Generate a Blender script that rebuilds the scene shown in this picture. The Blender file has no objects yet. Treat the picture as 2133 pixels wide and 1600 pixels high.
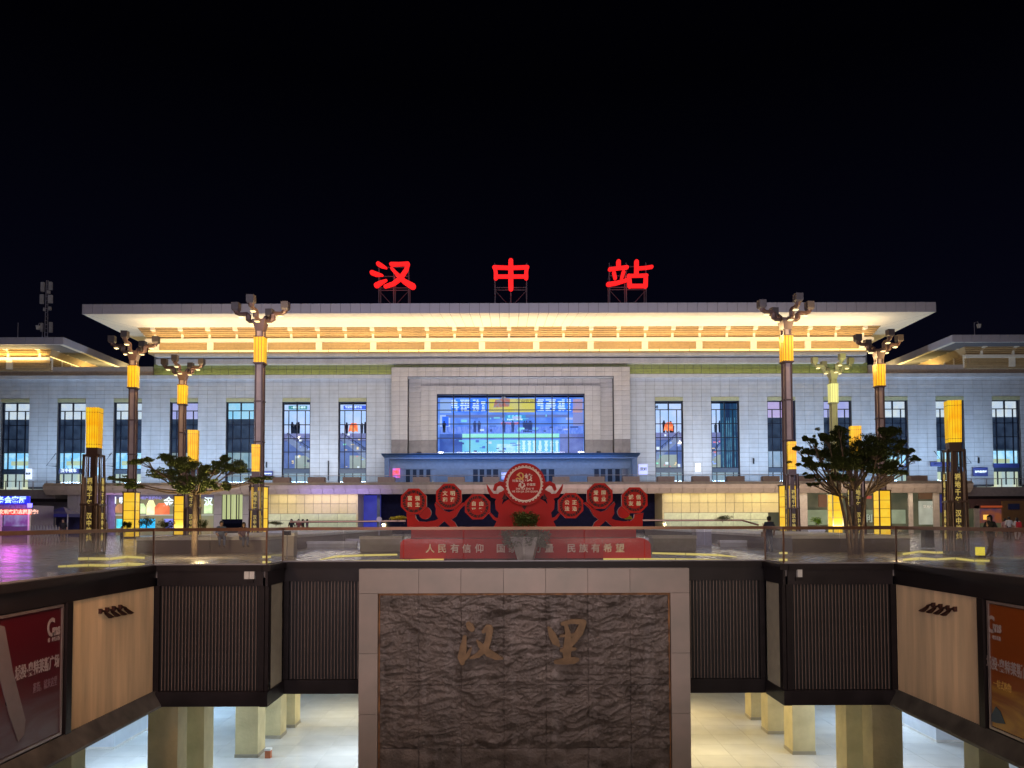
import bpy, bmesh, math, random
from mathutils import Matrix, Vector, noise, geometry
random.seed(7)
rad = math.radians
sc = bpy.context.scene
col = sc.collection
# ------------------------------------------------------------------ camera
F, PPX, PPY, EYE = 1600.0, 1058.0, 1023.5, 1.5
PITCH, ROLL = rad(2.2), rad(-0.15)
RM = Matrix.Rotation(rad(90) + PITCH, 3, 'X') @ Matrix.Rotation(ROLL, 3, 'Z')
cd = bpy.data.cameras.new('camera'); cam = bpy.data.objects.new('camera', cd); col.objects.link(cam)
cd.sensor_fit = 'HORIZONTAL'; cd.sensor_width = 36.0; cd.lens = 36.0 * F / 2133.0
cd.shift_x = (1066.5 - PPX) / 2133.0; cd.shift_y = (PPY - 800.0) / 2133.0
cd.clip_start = 0.1; cd.clip_end = 2000
cam.matrix_world = Matrix.Translation((0, 0, EYE)) @ RM.to_4x4()
sc.camera = cam
# ------------------------------------------------------------------ night sky
w = bpy.data.worlds.new('World'); sc.world = w; w.use_nodes = True
nt = w.node_tree; nt.nodes.clear()
wo = nt.nodes.new('ShaderNodeOutputWorld'); bg = nt.nodes.new('ShaderNodeBackground')
tc = nt.nodes.new('ShaderNodeTexCoord'); sp = nt.nodes.new('ShaderNodeSeparateXYZ'); cr = nt.nodes.new('ShaderNodeValToRGB')
cr.color_ramp.elements[0].position = 0.0; cr.color_ramp.elements[0].color = (.0034, .0034, .0085, 1)
cr.color_ramp.elements[1].position = 0.5; cr.color_ramp.elements[1].color = (.0003, .0003, .0010, 1)
e = cr.color_ramp.elements.new(0.28); e.color = (.0011, .0012, .0042, 1)
nt.links.new(tc.outputs['Generated'], sp.inputs[0]); nt.links.new(sp.outputs['Z'], cr.inputs[0])
nt.links.new(cr.outputs[0], bg.inputs[0]); nt.links.new(bg.outputs[0], wo.inputs[0]); bg.inputs[1].default_value = 1.0
# ------------------------------------------------------------------ view, sampling
sc.view_settings.view_transform = 'Standard'; sc.view_settings.look = 'None'
sc.view_settings.exposure = 0.0; sc.view_settings.gamma = 1.0; sc.view_settings.use_curve_mapping = False
cy = sc.cycles
cy.use_denoising = True; cy.max_bounces = 7; cy.diffuse_bounces = 3; cy.glossy_bounces = 4
cy.transparent_max_bounces = 24; cy.transmission_bounces = 4; cy.use_light_tree = True
cy.sample_clamp_indirect = 4.0; cy.sample_clamp_direct = 0; cy.caustics_reflective = False; cy.caustics_refractive = False
# ------------------------------------------------------------------ lights (tunable)
def area(name, loc, size, power, color, direction, sizey=None, spread=180):
    l = bpy.data.lights.new(name, 'AREA'); l.energy = power; l.color = color; l.spread = rad(spread)
    l.shape = 'RECTANGLE'; l.size = size; l.size_y = sizey or size
    o = bpy.data.objects.new(name, l); col.objects.link(o); o.location = loc
    o.rotation_euler = Vector(direction).to_track_quat('-Z', 'Y').to_euler(); o.visible_camera = False
    return o
def point(name, loc, power, color, r=.15):
    l = bpy.data.lights.new(name, 'POINT'); l.energy = power; l.color = color; l.shadow_soft_size = r
    o = bpy.data.objects.new(name, l); col.objects.link(o); o.location = loc
    return o
WARM = (1.0, .72, .33); COOL = (.72, .83, 1.0); NEUT = (1, .94, .86)
# ------------------------------------------------------------------ pixel helpers
def W(px, py, Y):
    d = RM @ Vector(((px - PPX) / F, -(py - PPY) / F, -1.0))
    return Vector((0, 0, EYE)) + d * (Y / d.y)
def ZX(py, Y): return W(1060, py, Y).z
def XX(px, Y, py=900): return W(px, py, Y).x
# ------------------------------------------------------------------ mesh builder
class MB:
    def __init__(s): s.v = []; s.f = []; s.mi = []; s.cur = 0
    def face(s, pts):
        b = len(s.v); s.v += [tuple(p) for p in pts]; s.f.append(tuple(range(b, b + len(pts)))); s.mi.append(s.cur)
    def box(s, x0, x1, y0, y1, z0, z1):
        if x0 > x1: x0, x1 = x1, x0
        if y0 > y1: y0, y1 = y1, y0
        if z0 > z1: z0, z1 = z1, z0
        b = len(s.v)
        s.v += [(x0,y0,z0),(x1,y0,z0),(x1,y1,z0),(x0,y1,z0),(x0,y0,z1),(x1,y0,z1),(x1,y1,z1),(x0,y1,z1)]
        for q in ((0,3,2,1),(4,5,6,7),(0,1,5,4),(1,2,6,5),(2,3,7,6),(3,0,4,7)):
            s.f.append(tuple(b + i for i in q)); s.mi.append(s.cur)
        return s
    def taper(s, cx, cy_, z0, z1, w0, d0, w1, d1):
        b = len(s.v)
        for z, w_, d_ in ((z0, w0, d0), (z1, w1, d1)):
            s.v += [(cx-w_/2,cy_-d_/2,z),(cx+w_/2,cy_-d_/2,z),(cx+w_/2,cy_+d_/2,z),(cx-w_/2,cy_+d_/2,z)]
        for q in ((0,3,2,1),(4,5,6,7),(0,1,5,4),(1,2,6,5),(2,3,7,6),(3,0,4,7)):
            s.f.append(tuple(b + i for i in q)); s.mi.append(s.cur)
        return s
    def tube(s, pts, rads, n=6, caps=True):
        pts = [Vector(p) for p in pts]
        if not isinstance(rads, (list, tuple)): rads = [rads] * len(pts)
        rings = []; up = Vector((0.13, 0.21, 1)).normalized()
        for i, p in enumerate(pts):
            t = (pts[min(i+1, len(pts)-1)] - pts[max(i-1, 0)])
            t = t.normalized() if t.length > 1e-9 else Vector((0,0,1))
            a = t.cross(up)
            if a.length < .05: a = t.cross(Vector((1, 0, 0)))
            a.normalize(); c = t.cross(a); b = len(s.v); ring = []
            for k in range(n):
                an = 2*math.pi*(k+.5)/n
                s.v.append(tuple(p + (a*math.cos(an) + c*math.sin(an))*rads[i])); ring.append(b+k)
            rings.append(ring)
        for r0, r1 in zip(rings, rings[1:]):
            for k in range(n):
                s.f.append((r0[k], r0[(k+1)%n], r1[(k+1)%n], r1[k])); s.mi.append(s.cur)
        if caps:
            s.f.append(tuple(reversed(rings[0]))); s.mi.append(s.cur); s.f.append(tuple(rings[-1])); s.mi.append(s.cur)
        return s
    def prism(s, pts, y0, y1):          # polygon in x,z extruded along y
        tris = geometry.tessellate_polygon([[Vector((p[0], p[1], 0)) for p in pts]])
        b = len(s.v); n = len(pts)
        s.v += [(p[0], y0, p[1]) for p in pts] + [(p[0], y1, p[1]) for p in pts]
        for t in tris:
            s.f.append((b+t[0], b+t[1], b+t[2])); s.mi.append(s.cur)
            s.f.append((b+n+t[2], b+n+t[1], b+n+t[0])); s.mi.append(s.cur)
        for i in range(n):
            j = (i+1) % n; s.f.append((b+i, b+j, b+n+j, b+n+i)); s.mi.append(s.cur)
        return s
    def ring(s, cx, cz, r0, r1, y0, y1, n=48, bump=0, nb=0):
        for i in range(n):
            a0, a1 = 2*math.pi*i/n, 2*math.pi*(i+1)/n
            f = lambda a: r1 + (bump*abs(math.sin(a*nb/2)) if nb else 0)
            q = [(cx+r0*math.cos(a0), cz+r0*math.sin(a0)), (cx+f(a0)*math.cos(a0), cz+f(a0)*math.sin(a0)),
                 (cx+f(a1)*math.cos(a1), cz+f(a1)*math.sin(a1)), (cx+r0*math.cos(a1), cz+r0*math.sin(a1))]
            s.face([(p[0], y0, p[1]) for p in q]); s.face([(q[1][0], y0, q[1][1]), (q[1][0], y1, q[1][1]), (q[2][0], y1, q[2][1]), (q[2][0], y0, q[2][1])])
            s.face([(q[0][0], y0, q[0][1]), (q[3][0], y0, q[3][1]), (q[3][0], y1, q[3][1]), (q[0][0], y1, q[0][1])])
        return s
    def mesh(s, name, off=(0,0,0)):
        m = bpy.data.meshes.new(name)
        ox, oy, oz = off
        m.from_pydata([(a-ox, b-oy, c-oz) for a, b, c in s.v], [], s.f)
        if any(s.mi): m.polygons.foreach_set('material_index', s.mi)
        m.update(); return m
ORG = {}
def org(o): return ORG.get(o.name, Vector((0, 0, 0))) if o else Vector((0, 0, 0))
def link(o, parent=None):
    col.objects.link(o)
    if parent: o.parent = parent
    return o
def tag(o, label=None, cat=None, group=None, kind=None):
    if label: o['label'] = label
    if cat: o['category'] = cat
    if group: o['group'] = group
    if kind: o['kind'] = kind
    return o
def fixnormals(m):
    bm = bmesh.new(); bm.from_mesh(m); bmesh.ops.recalc_face_normals(bm, faces=bm.faces); bm.to_mesh(m); bm.free()
def obj(name, mb, mats, parent=None, smooth=False, weld=False, label=None):
    m = mb.mesh(name, org(parent)) if isinstance(mb, MB) else mb
    if not isinstance(mats, (list, tuple)): mats = [mats]
    for k in mats: m.materials.append(k)
    if smooth: m.polygons.foreach_set('use_smooth', [True]*len(m.polygons))
    o = bpy.data.objects.new(name, m); link(o, parent)
    ORG[o.name] = org(parent)
    if label: o['label'] = label
    return o
def thing(name, label, cat, loc=(0,0,0), group=None, rz=0):
    o = bpy.data.objects.new(name, None); col.objects.link(o); o.location = loc; o.empty_display_size = .2
    o.rotation_euler.z = rz; ORG[o.name] = Vector(loc)
    return tag(o, label, cat, group)
def piece(name, mesh, loc, parent=None, rot=None, scale=None):
    """an object that shares mesh data; loc in world metres"""
    o = bpy.data.objects.new(name, mesh); link(o, parent); o.location = Vector(loc) - org(parent)
    if rot: o.rotation_euler = rot
    if scale: o.scale = scale
    return o
def children(o): return [c for c in list(o.children)]
def copy_tree(o, parent=None):
    c = o.copy(); col.objects.link(c); c.parent = parent
    for ch in children(o): copy_tree(ch, c)
    return c
def place(proto, used, loc, rz, label, scale=1.0):
    o = proto if not used else copy_tree(proto)
    o.location = loc; o.rotation_euler.z = rz; o['label'] = label; o.scale = (scale,)*3
    return o
def boxmesh(name, sx, sy, sz, mat_):
    m = MB().box(-sx/2, sx/2, -sy/2, sy/2, -sz/2, sz/2).mesh(name); m.materials.append(mat_); return m
# ------------------------------------------------------------------ materials
MATS = {}
def mat(name, c, rough=.6, metal=0.0, var=.12, scale=3.0, bump=0.0, bscale=None, c2=None, spec=.5, stretch=None, coat=0, island=0):
    if name in MATS: return MATS[name]
    m = bpy.data.materials.new(name); m.use_nodes = True; n = m.node_tree; N = n.nodes; L = n.links
    b = N['Principled BSDF']; b.inputs['Roughness'].default_value = rough; b.inputs['Metallic'].default_value = metal
    b.inputs['Specular IOR Level'].default_value = spec; b.inputs['Coat Weight'].default_value = coat
    t = N.new('ShaderNodeTexCoord'); mp = N.new('ShaderNodeMapping'); L.new(t.outputs['Object'], mp.inputs[0])
    if stretch: mp.inputs['Scale'].default_value = stretch
    ns = N.new('ShaderNodeTexNoise'); ns.inputs['Scale'].default_value = scale; ns.inputs['Detail'].default_value = 6
    L.new(mp.outputs[0], ns.inputs['Vector'])
    oi = N.new('ShaderNodeObjectInfo')
    mr = N.new('ShaderNodeMapRange'); mr.inputs[1].default_value = .3; mr.inputs[2].default_value = .7
    L.new(ns.outputs['Fac'], mr.inputs[0])
    mx = N.new('ShaderNodeMix'); mx.data_type = 'RGBA'
    lo = c2 or tuple(k*(1-var) for k in c); hi = c if c2 else tuple(min(1, k*(1+var)) for k in c)
    mx.inputs[6].default_value = (*lo, 1); mx.inputs[7].default_value = (*hi, 1)
    L.new(mr.outputs[0], mx.inputs[0])
    hv = N.new('ShaderNodeHueSaturation'); m2 = N.new('ShaderNodeMapRange')
    m2.inputs[3].default_value = 1 - var*.45; m2.inputs[4].default_value = 1 + var*.45
    L.new(oi.outputs['Random'], m2.inputs[0]); L.new(m2.outputs[0], hv.inputs['Value']); L.new(mx.outputs[2], hv.inputs['Color'])
    outc = hv.outputs[0]
    if island:
        gi = N.new('ShaderNodeNewGeometry'); mi = N.new('ShaderNodeMapRange'); mi.inputs[3].default_value = 1-island; mi.inputs[4].default_value = 1+island
        L.new(gi.outputs['Random Per Island'], mi.inputs[0]); h2 = N.new('ShaderNodeHueSaturation'); L.new(mi.outputs[0], h2.inputs['Value']); L.new(outc, h2.inputs['Color']); outc = h2.outputs[0]
        wn = N.new('ShaderNodeTexNoise'); wn.inputs['Scale'].default_value = .35; wn.inputs['Detail'].default_value = 7; wm = N.new('ShaderNodeMapping'); wm.inputs['Scale'].default_value = (2.5, 1, .5); L.new(gi.outputs['Position'], wm.inputs[0]); L.new(wm.outputs[0], wn.inputs['Vector'])
        wr = N.new('ShaderNodeMapRange'); wr.inputs[1].default_value = .35; wr.inputs[2].default_value = .7; wr.inputs[3].default_value = 1.05; wr.inputs[4].default_value = .90; L.new(wn.outputs['Fac'], wr.inputs[0])
        h3 = N.new('ShaderNodeHueSaturation'); L.new(wr.outputs[0], h3.inputs['Value']); L.new(outc, h3.inputs['Color']); outc = h3.outputs[0]
    L.new(outc, b.inputs['Base Color'])
    r2 = N.new('ShaderNodeMapRange'); r2.inputs[3].default_value = max(.02, rough*.8); r2.inputs[4].default_value = min(1, rough*1.2)
    L.new(ns.outputs['Fac'], r2.inputs[0]); L.new(r2.outputs[0], b.inputs['Roughness'])
    if bump:
        bn = N.new('ShaderNodeTexNoise'); bn.inputs['Scale'].default_value = bscale or scale*4; bn.inputs['Detail'].default_value = 5
        L.new(mp.outputs[0], bn.inputs['Vector']); bp = N.new('ShaderNodeBump'); bp.inputs['Strength'].default_value = bump
        bp.inputs['Distance'].default_value = .02; L.new(bn.outputs['Fac'], bp.inputs['Height']); L.new(bp.outputs[0], b.inputs['Normal'])
    MATS[name] = m; return m
def emit(name, c, s=1.0, c2=None, scale=1.0, stretch=None, detail=3):
    if name in MATS: return MATS[name]
    m = bpy.data.materials.new(name); m.use_nodes = True; N = m.node_tree.nodes; L = m.node_tree.links
    b = N['Principled BSDF']; b.inputs['Base Color'].default_value = (*[k*.3 for k in c], 1); b.inputs['Roughness'].default_value = .5
    b.inputs['Emission Color'].default_value = (*c, 1); b.inputs['Emission Strength'].default_value = s
    if c2:
        t = N.new('ShaderNodeTexCoord'); mp = N.new('ShaderNodeMapping'); L.new(t.outputs['Object'], mp.inputs[0])
        if stretch: mp.inputs['Scale'].default_value = stretch
        ns = N.new('ShaderNodeTexNoise'); ns.inputs['Scale'].default_value = scale; ns.inputs['Detail'].default_value = detail
        L.new(mp.outputs[0], ns.inputs['Vector']); mr = N.new('ShaderNodeMapRange'); mr.inputs[1].default_value = .38; mr.inputs[2].default_value = .62
        L.new(ns.outputs['Fac'], mr.inputs[0]); mx = N.new('ShaderNodeMix'); mx.data_type = 'RGBA'
        mx.inputs[6].default_value = (*c, 1); mx.inputs[7].default_value = (*c2, 1); L.new(mr.outputs[0], mx.inputs[0])
        L.new(mx.outputs[2], b.inputs['Emission Color'])
    MATS[name] = m; return m
def glass(name, tint=(.9,.95,1), refl=.12, rough=.03, haze=0):
    m = bpy.data.materials.new(name); m.use_nodes = True; N = m.node_tree.nodes; L = m.node_tree.links
    N.remove(N['Principled BSDF']); o = N['Material Output']
    tr = N.new('ShaderNodeBsdfTransparent'); tr.inputs[0].default_value = (*tint, 1)
    gl = N.new('ShaderNodeBsdfGlossy'); gl.inputs['Roughness'].default_value = rough
    fr = N.new('ShaderNodeFresnel'); fr.inputs[0].default_value = 1.5
    a0 = N.new('ShaderNodeMath'); a0.operation = 'MINIMUM'; a0.inputs[1].default_value = refl; L.new(fr.outputs[0], a0.inputs[0]); ad = N.new('ShaderNodeMath'); ad.operation = 'ADD'; ad.inputs[1].default_value = refl*.1; L.new(a0.outputs[0], ad.inputs[0])
    mx = N.new('ShaderNodeMixShader'); L.new(ad.outputs[0], mx.inputs[0]); L.new(tr.outputs[0], mx.inputs[1]); L.new(gl.outputs[0], mx.inputs[2])
    if haze:
        df = N.new('ShaderNodeBsdfDiffuse'); df.inputs[0].default_value = (.62, .58, .62, 1); m2 = N.new('ShaderNodeMixShader'); m2.inputs[0].default_value = haze  # diffuse veil standing in for reflected haze on the panes
        L.new(mx.outputs[0], m2.inputs[1]); L.new(df.outputs[0], m2.inputs[2]); L.new(m2.outputs[0], o.inputs[0])
    else: L.new(mx.outputs[0], o.inputs[0])
    MATS[name] = m; return m
M_tile = mat('facade_stone', (.50, .53, .57), .55, var=.05, scale=2, island=.04)
M_tilew = mat('portal_stone', (.47, .455, .455), .55, var=.10, scale=2, island=.05)
M_joint = mat('joint_dark', (.11, .11, .12), .8)
M_alu = mat('white_aluminium', (.46, .45, .52), .45, var=.05, scale=1)
M_cream = mat('cream_metal', (.75, .68, .55), .5, var=.05)
M_louv = mat('tan_louvre', (.44, .30, .14), .5, var=.1)
M_louvd = mat('louvre_backing', (.36, .25, .13), .7)
M_green = mat('green_glazed_band', (.25, .28, .11), .4, var=.12)
M_lint = mat('lintel_green', (.45, .46, .28), .5)
M_frame = mat('window_frame', (.012, .018, .04), .4, metal=.3)
M_glass = glass('window_glass', (.93, .97, 1), .10)
M_rail = mat('bronze_handrail', (.16, .085, .055), .3, metal=.7)
M_bglass = glass('balustrade_glass', (.97, .97, .98), .18, .05, .075)
M_granite = mat('granite_cladding', (.17, .15, .145), .35, var=.3, scale=1.2)
M_navy = mat('navy_panel', (.05, .07, .12), .3, var=.2)
M_steel = mat('steel_grey', (.32, .31, .35), .5, metal=.2)
M_dark = mat('dark_bronze', (.018, .013, .015), .45, metal=.1, var=.2, spec=.3)
M_beam = mat('dark_beam', (.020, .015, .018), .4, metal=.1, var=.35, scale=1.2, spec=.35)
M_slat = mat('slat_bronze', (.26, .19, .17), .4, metal=.3)
M_brown = mat('brown_metal', (.085, .045, .035), .45, metal=.2)
M_pink = mat('lamp_panel', (.32, .22, .18), .5)
M_gold = mat('gold_letter', (.75, .58, .2), .4)
M_black = mat('black', (.01, .01, .012), .5)
M_white = mat('white_paint', (.75, .75, .73), .5)
# paving, with recessed looking joints and polish
def paving(name, c, rough, sx, sy, off=.5, var=.2, jc=.35):
    m = bpy.data.materials.new(name); m.use_nodes = True; N = m.node_tree.nodes; L = m.node_tree.links; b = N['Principled BSDF']
    t = N.new('ShaderNodeTexCoord'); br = N.new('ShaderNodeTexBrick'); br.offset = off
    br.inputs['Scale'].default_value = 1; br.inputs['Brick Width'].default_value = sx; br.inputs['Row Height'].default_value = sy
    br.inputs['Mortar Size'].default_value = .012; br.inputs['Color1'].default_value = (*[k*(1-var) for k in c], 1)
    br.inputs['Color2'].default_value = (*[k*(1+var) for k in c], 1); br.inputs['Mortar'].default_value = (*[k*jc for k in c], 1)
    L.new(t.outputs['Object'], br.inputs['Vector'])
    ns = N.new('ShaderNodeTexNoise'); ns.inputs['Scale'].default_value = .7; ns.inputs['Detail'].default_value = 8; L.new(t.outputs['Object'], ns.inputs['Vector'])
    mx = N.new('ShaderNodeMix'); mx.data_type = 'RGBA'; mx.blend_type = 'MULTIPLY'; mx.inputs[0].default_value = .7
    mr = N.new('ShaderNodeMapRange'); mr.inputs[1].default_value = .3; mr.inputs[2].default_value = .7; mr.inputs[3].default_value = .65; mr.inputs[4].default_value = 1.2
    L.new(ns.outputs['Fac'], mr.inputs[0]); L.new(br.outputs['Color'], mx.inputs[6]); L.new(mr.outputs[0], mx.inputs[7]); L.new(mx.outputs[2], b.inputs['Base Color'])
    r = N.new('ShaderNodeMapRange'); r.inputs[3].default_value = rough*.6; r.inputs[4].default_value = rough*1.5
    L.new(ns.outputs['Fac'], r.inputs[0]); L.new(r.outputs[0], b.inputs['Roughness'])
    bp = N.new('ShaderNodeBump'); bp.inputs['Strength'].default_value = .25; bp.inputs['Distance'].default_value = .01
    L.new(br.outputs['Fac'], bp.inputs['Height']); bp.invert = True; L.new(bp.outputs[0], b.inputs['Normal'])
    return m
M_plaza = paving('plaza_granite', (.34, .31, .315), .2, 1.2, .6)
M_hall = mat('hall_floor_tile', (.58, .58, .56), .08, var=.07, scale=.8)
# ------------------------------------------------------------------ text
TC = {}
def text_mesh(s, size=1.0, ext=.02, bold=0.0, key=None):
    k = (s, round(size, 4), ext, bold)
    if k in TC: return TC[k]
    c = bpy.data.curves.new('lettering', 'FONT'); c.body = s; c.size = size; c.extrude = ext; c.offset = bold
    c.align_x = 'CENTER'; c.align_y = 'CENTER'; c.resolution_u = 3
    o = bpy.data.objects.new('tmp', c); col.objects.link(o)
    dg = bpy.context.evaluated_depsgraph_get(); m = bpy.data.meshes.new_from_object(o.evaluated_get(dg))
    bpy.data.objects.remove(o); bpy.data.curves.remove(c); m.name = 'lettering'; TC[k] = m; return m
def text(s, loc, size, m_, parent=None, name='lettering', ext=.01, bold=0.0, rz=0, sx=1.0):
    """upright lettering facing -Y, centred on loc (world)"""
    me = text_mesh(s, size, ext, bold).copy(); me.materials.clear(); me.materials.append(m_)
    return piece(name, me, loc, parent, (rad(90), 0, rz), (sx, 1, 1))
def stroke_mb(mb, pts, y0, y1, n=6):
    """a brush stroke: list of (x,z,halfwidth)"""
    P = [Vector((a, b)) for a, b, c in pts]; L_ = []; R_ = []
    for i, p in enumerate(P):
        t = (P[min(i+1, len(P)-1)] - P[max(i-1, 0)]).normalized(); nrm = Vector((-t.y, t.x)); h = pts[i][2]
        L_.append(p + nrm*h); R_.append(p - nrm*h)
    t0 = (P[0]-P[1]).normalized(); t1 = (P[-1]-P[-2]).normalized(); poly = []
    poly += L_
    for k in range(1, n):
        a = math.pi*k/n; nn = (L_[-1]-P[-1]); poly.append(P[-1] + nn*math.cos(a) + t1*pts[-1][2]*math.sin(a))
    poly += R_[::-1]
    for k in range(1, n):
        a = math.pi*k/n; nn = (R_[0]-P[0]); poly.append(P[0] + nn*math.cos(a) + t0*pts[0][2]*math.sin(a))
    mb.prism([(p.x, p.y) for p in poly], y0, y1)
# ================================================================== STATION
YF = 105.0; XC = XX(1064, YF); S = (XX(1164, YF) - XC)/100.0
def fx(o): return XC + o*S                 # offset in photo pixels from the axis -> x
def fz(py): return ZX(py, YF)
station = thing('railway_station', 'wide railway station with pale tiled facade, tall windows and overhanging floodlit roof', 'railway station', (XC, YF, 0))
PM = {}
def pan(x0, x1, z0, z1, yf, m_, parent, name='cladding_panel', d=.06):
    k = (round(x1-x0, 3), round(z1-z0, 3), m_.name, d)
    if k not in PM: PM[k] = boxmesh(name, x1-x0, d, z1-z0, m_)
    return piece(name, PM[k], ((x0+x1)/2, yf + d/2, (z0+z1)/2), parent)
BAY = 117.2*S; HW = 29.3*S
wins = []
for sgn in (-1, 1):
    for k in range(8): wins.append((fx(sgn*(330+117.2*k)), sgn, k))
zwt, zwb, zlt = fz(836), fz(1012), fz(828)
zcor = fz(787)
# core wall behind tiles (with real window openings)
tiles = MB()
g = .030
xin = fx(240) - XC
def tilegrid(mb, x0, x1, z0, z1, nx, nz, yf, d=.05):
    for i in range(nx):
        for j in range(nz):
            a = x0+(x1-x0)*i/nx; b = x0+(x1-x0)*(i+1)/nx; c = z0+(z1-z0)*j/nz; e_ = z0+(z1-z0)*(j+1)/nz
            y = yf + random.uniform(-.006, .006)
            mb.box(a+g/2, b-g/2, y, y+d, c+g/2, e_-g/2)
for sgn in (-1, 1):
    xs = [fx(sgn*242.0)]
    for k in range(8): xs += [fx(sgn*(330+117.2*k-29.3)), fx(sgn*(330+117.2*k+29.3))]
    xs.append(fx(sgn*(330+117.2*8-29.3)))
    for i in range(len(xs)-1):
        a, b = sorted((xs[i], xs[i+1])); pier = (i % 2 == 0)
        obj('wall', MB().box(a, b, YF+.05, YF+.9, zlt if not pier else fz(1016), zcor+.2), M_joint, station)
        tilegrid(tiles, a, b, zlt, zcor, 3, 5, YF)
        if pier:
            tilegrid(tiles, a, b, fz(1012), zlt, 3, 19, YF)
tag(obj('facade_tiles', tiles, M_tile, station), kind='stuff')
# cornice rows above the wall
Yc = 104.2
def row(name, y0, y1, Yp, m_, pitch, x0=-745, x1=745, d=.25, gap=.03, skip=None):
    z1, z0 = ZX(y0, Yp), ZX(y1, Yp); s = (XX(1164, Yp)-XX(1064, Yp))/100; n = int(round((x1-x0)/pitch))
    for i in range(n):
        a, b = XC+(x0+(x1-x0)*i/n)*s, XC+(x0+(x1-x0)*(i+1)/n)*s
        if skip and skip((a+b)/2): continue
        pan(a+gap/2, b-gap/2, z0, z1, Yp, m_, station, name, d)
row('cornice_panel', 780, 787.5, 104.45, M_tile, 35, -1180, 1180, .6)
inport = lambda x: abs(x-XC) < 240*S
gb = MB(); zg0, zg1 = ZX(779.5, 104.9), ZX(757.5, 104.9)
for i in range(86):
    a = fx(-745 + 1490*i/86); b = fx(-745+1490*(i+1)/86)
    for j in range(4):
        c = zg0+(zg1-zg0)*j/4; e_ = zg0+(zg1-zg0)*(j+1)/4
        gb.box(a+.03, b-.03, 104.9, 105.0, c+.02, e_-.02)
obj('green_band', gb, M_green, station)
obj('band_backing', MB().box(fx(-745), fx(745), 105.0, 105.5, zg0-.1, ZX(733, 103.4)), M_joint, station)
row('cornice_panel', 746.5, 757, 103.9, M_tilew, 35, -742, 742, .9)
obj('recess', MB().box(fx(-735), fx(735), 104.6, 105.0, ZX(747, 104.6), ZX(741, 104.6)), M_joint, station)
row('cornice_panel', 733, 741, 103.0, M_tilew, 35, -745, 745, 1.6)
# brown parapet at both ends
for sgn in (-1, 1):
    a, b = sorted((fx(sgn*746), fx(sgn*1200)))
    obj('parapet', MB().box(a, b, 104.7, 105.8, ZX(780, 104.7), ZX(762, 104.7)), M_brownst if 'M_brownst' in globals() else mat('parapet_brown', (.33, .27, .23), .5), station)
# lintels
LN = boxmesh('lintel', 2*HW-.05, .35, zlt-zwt-.04, M_lint)
for x, s_, k in wins: piece('lintel', LN, (x, YF+.12, (zlt+zwt)/2), station)

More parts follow.
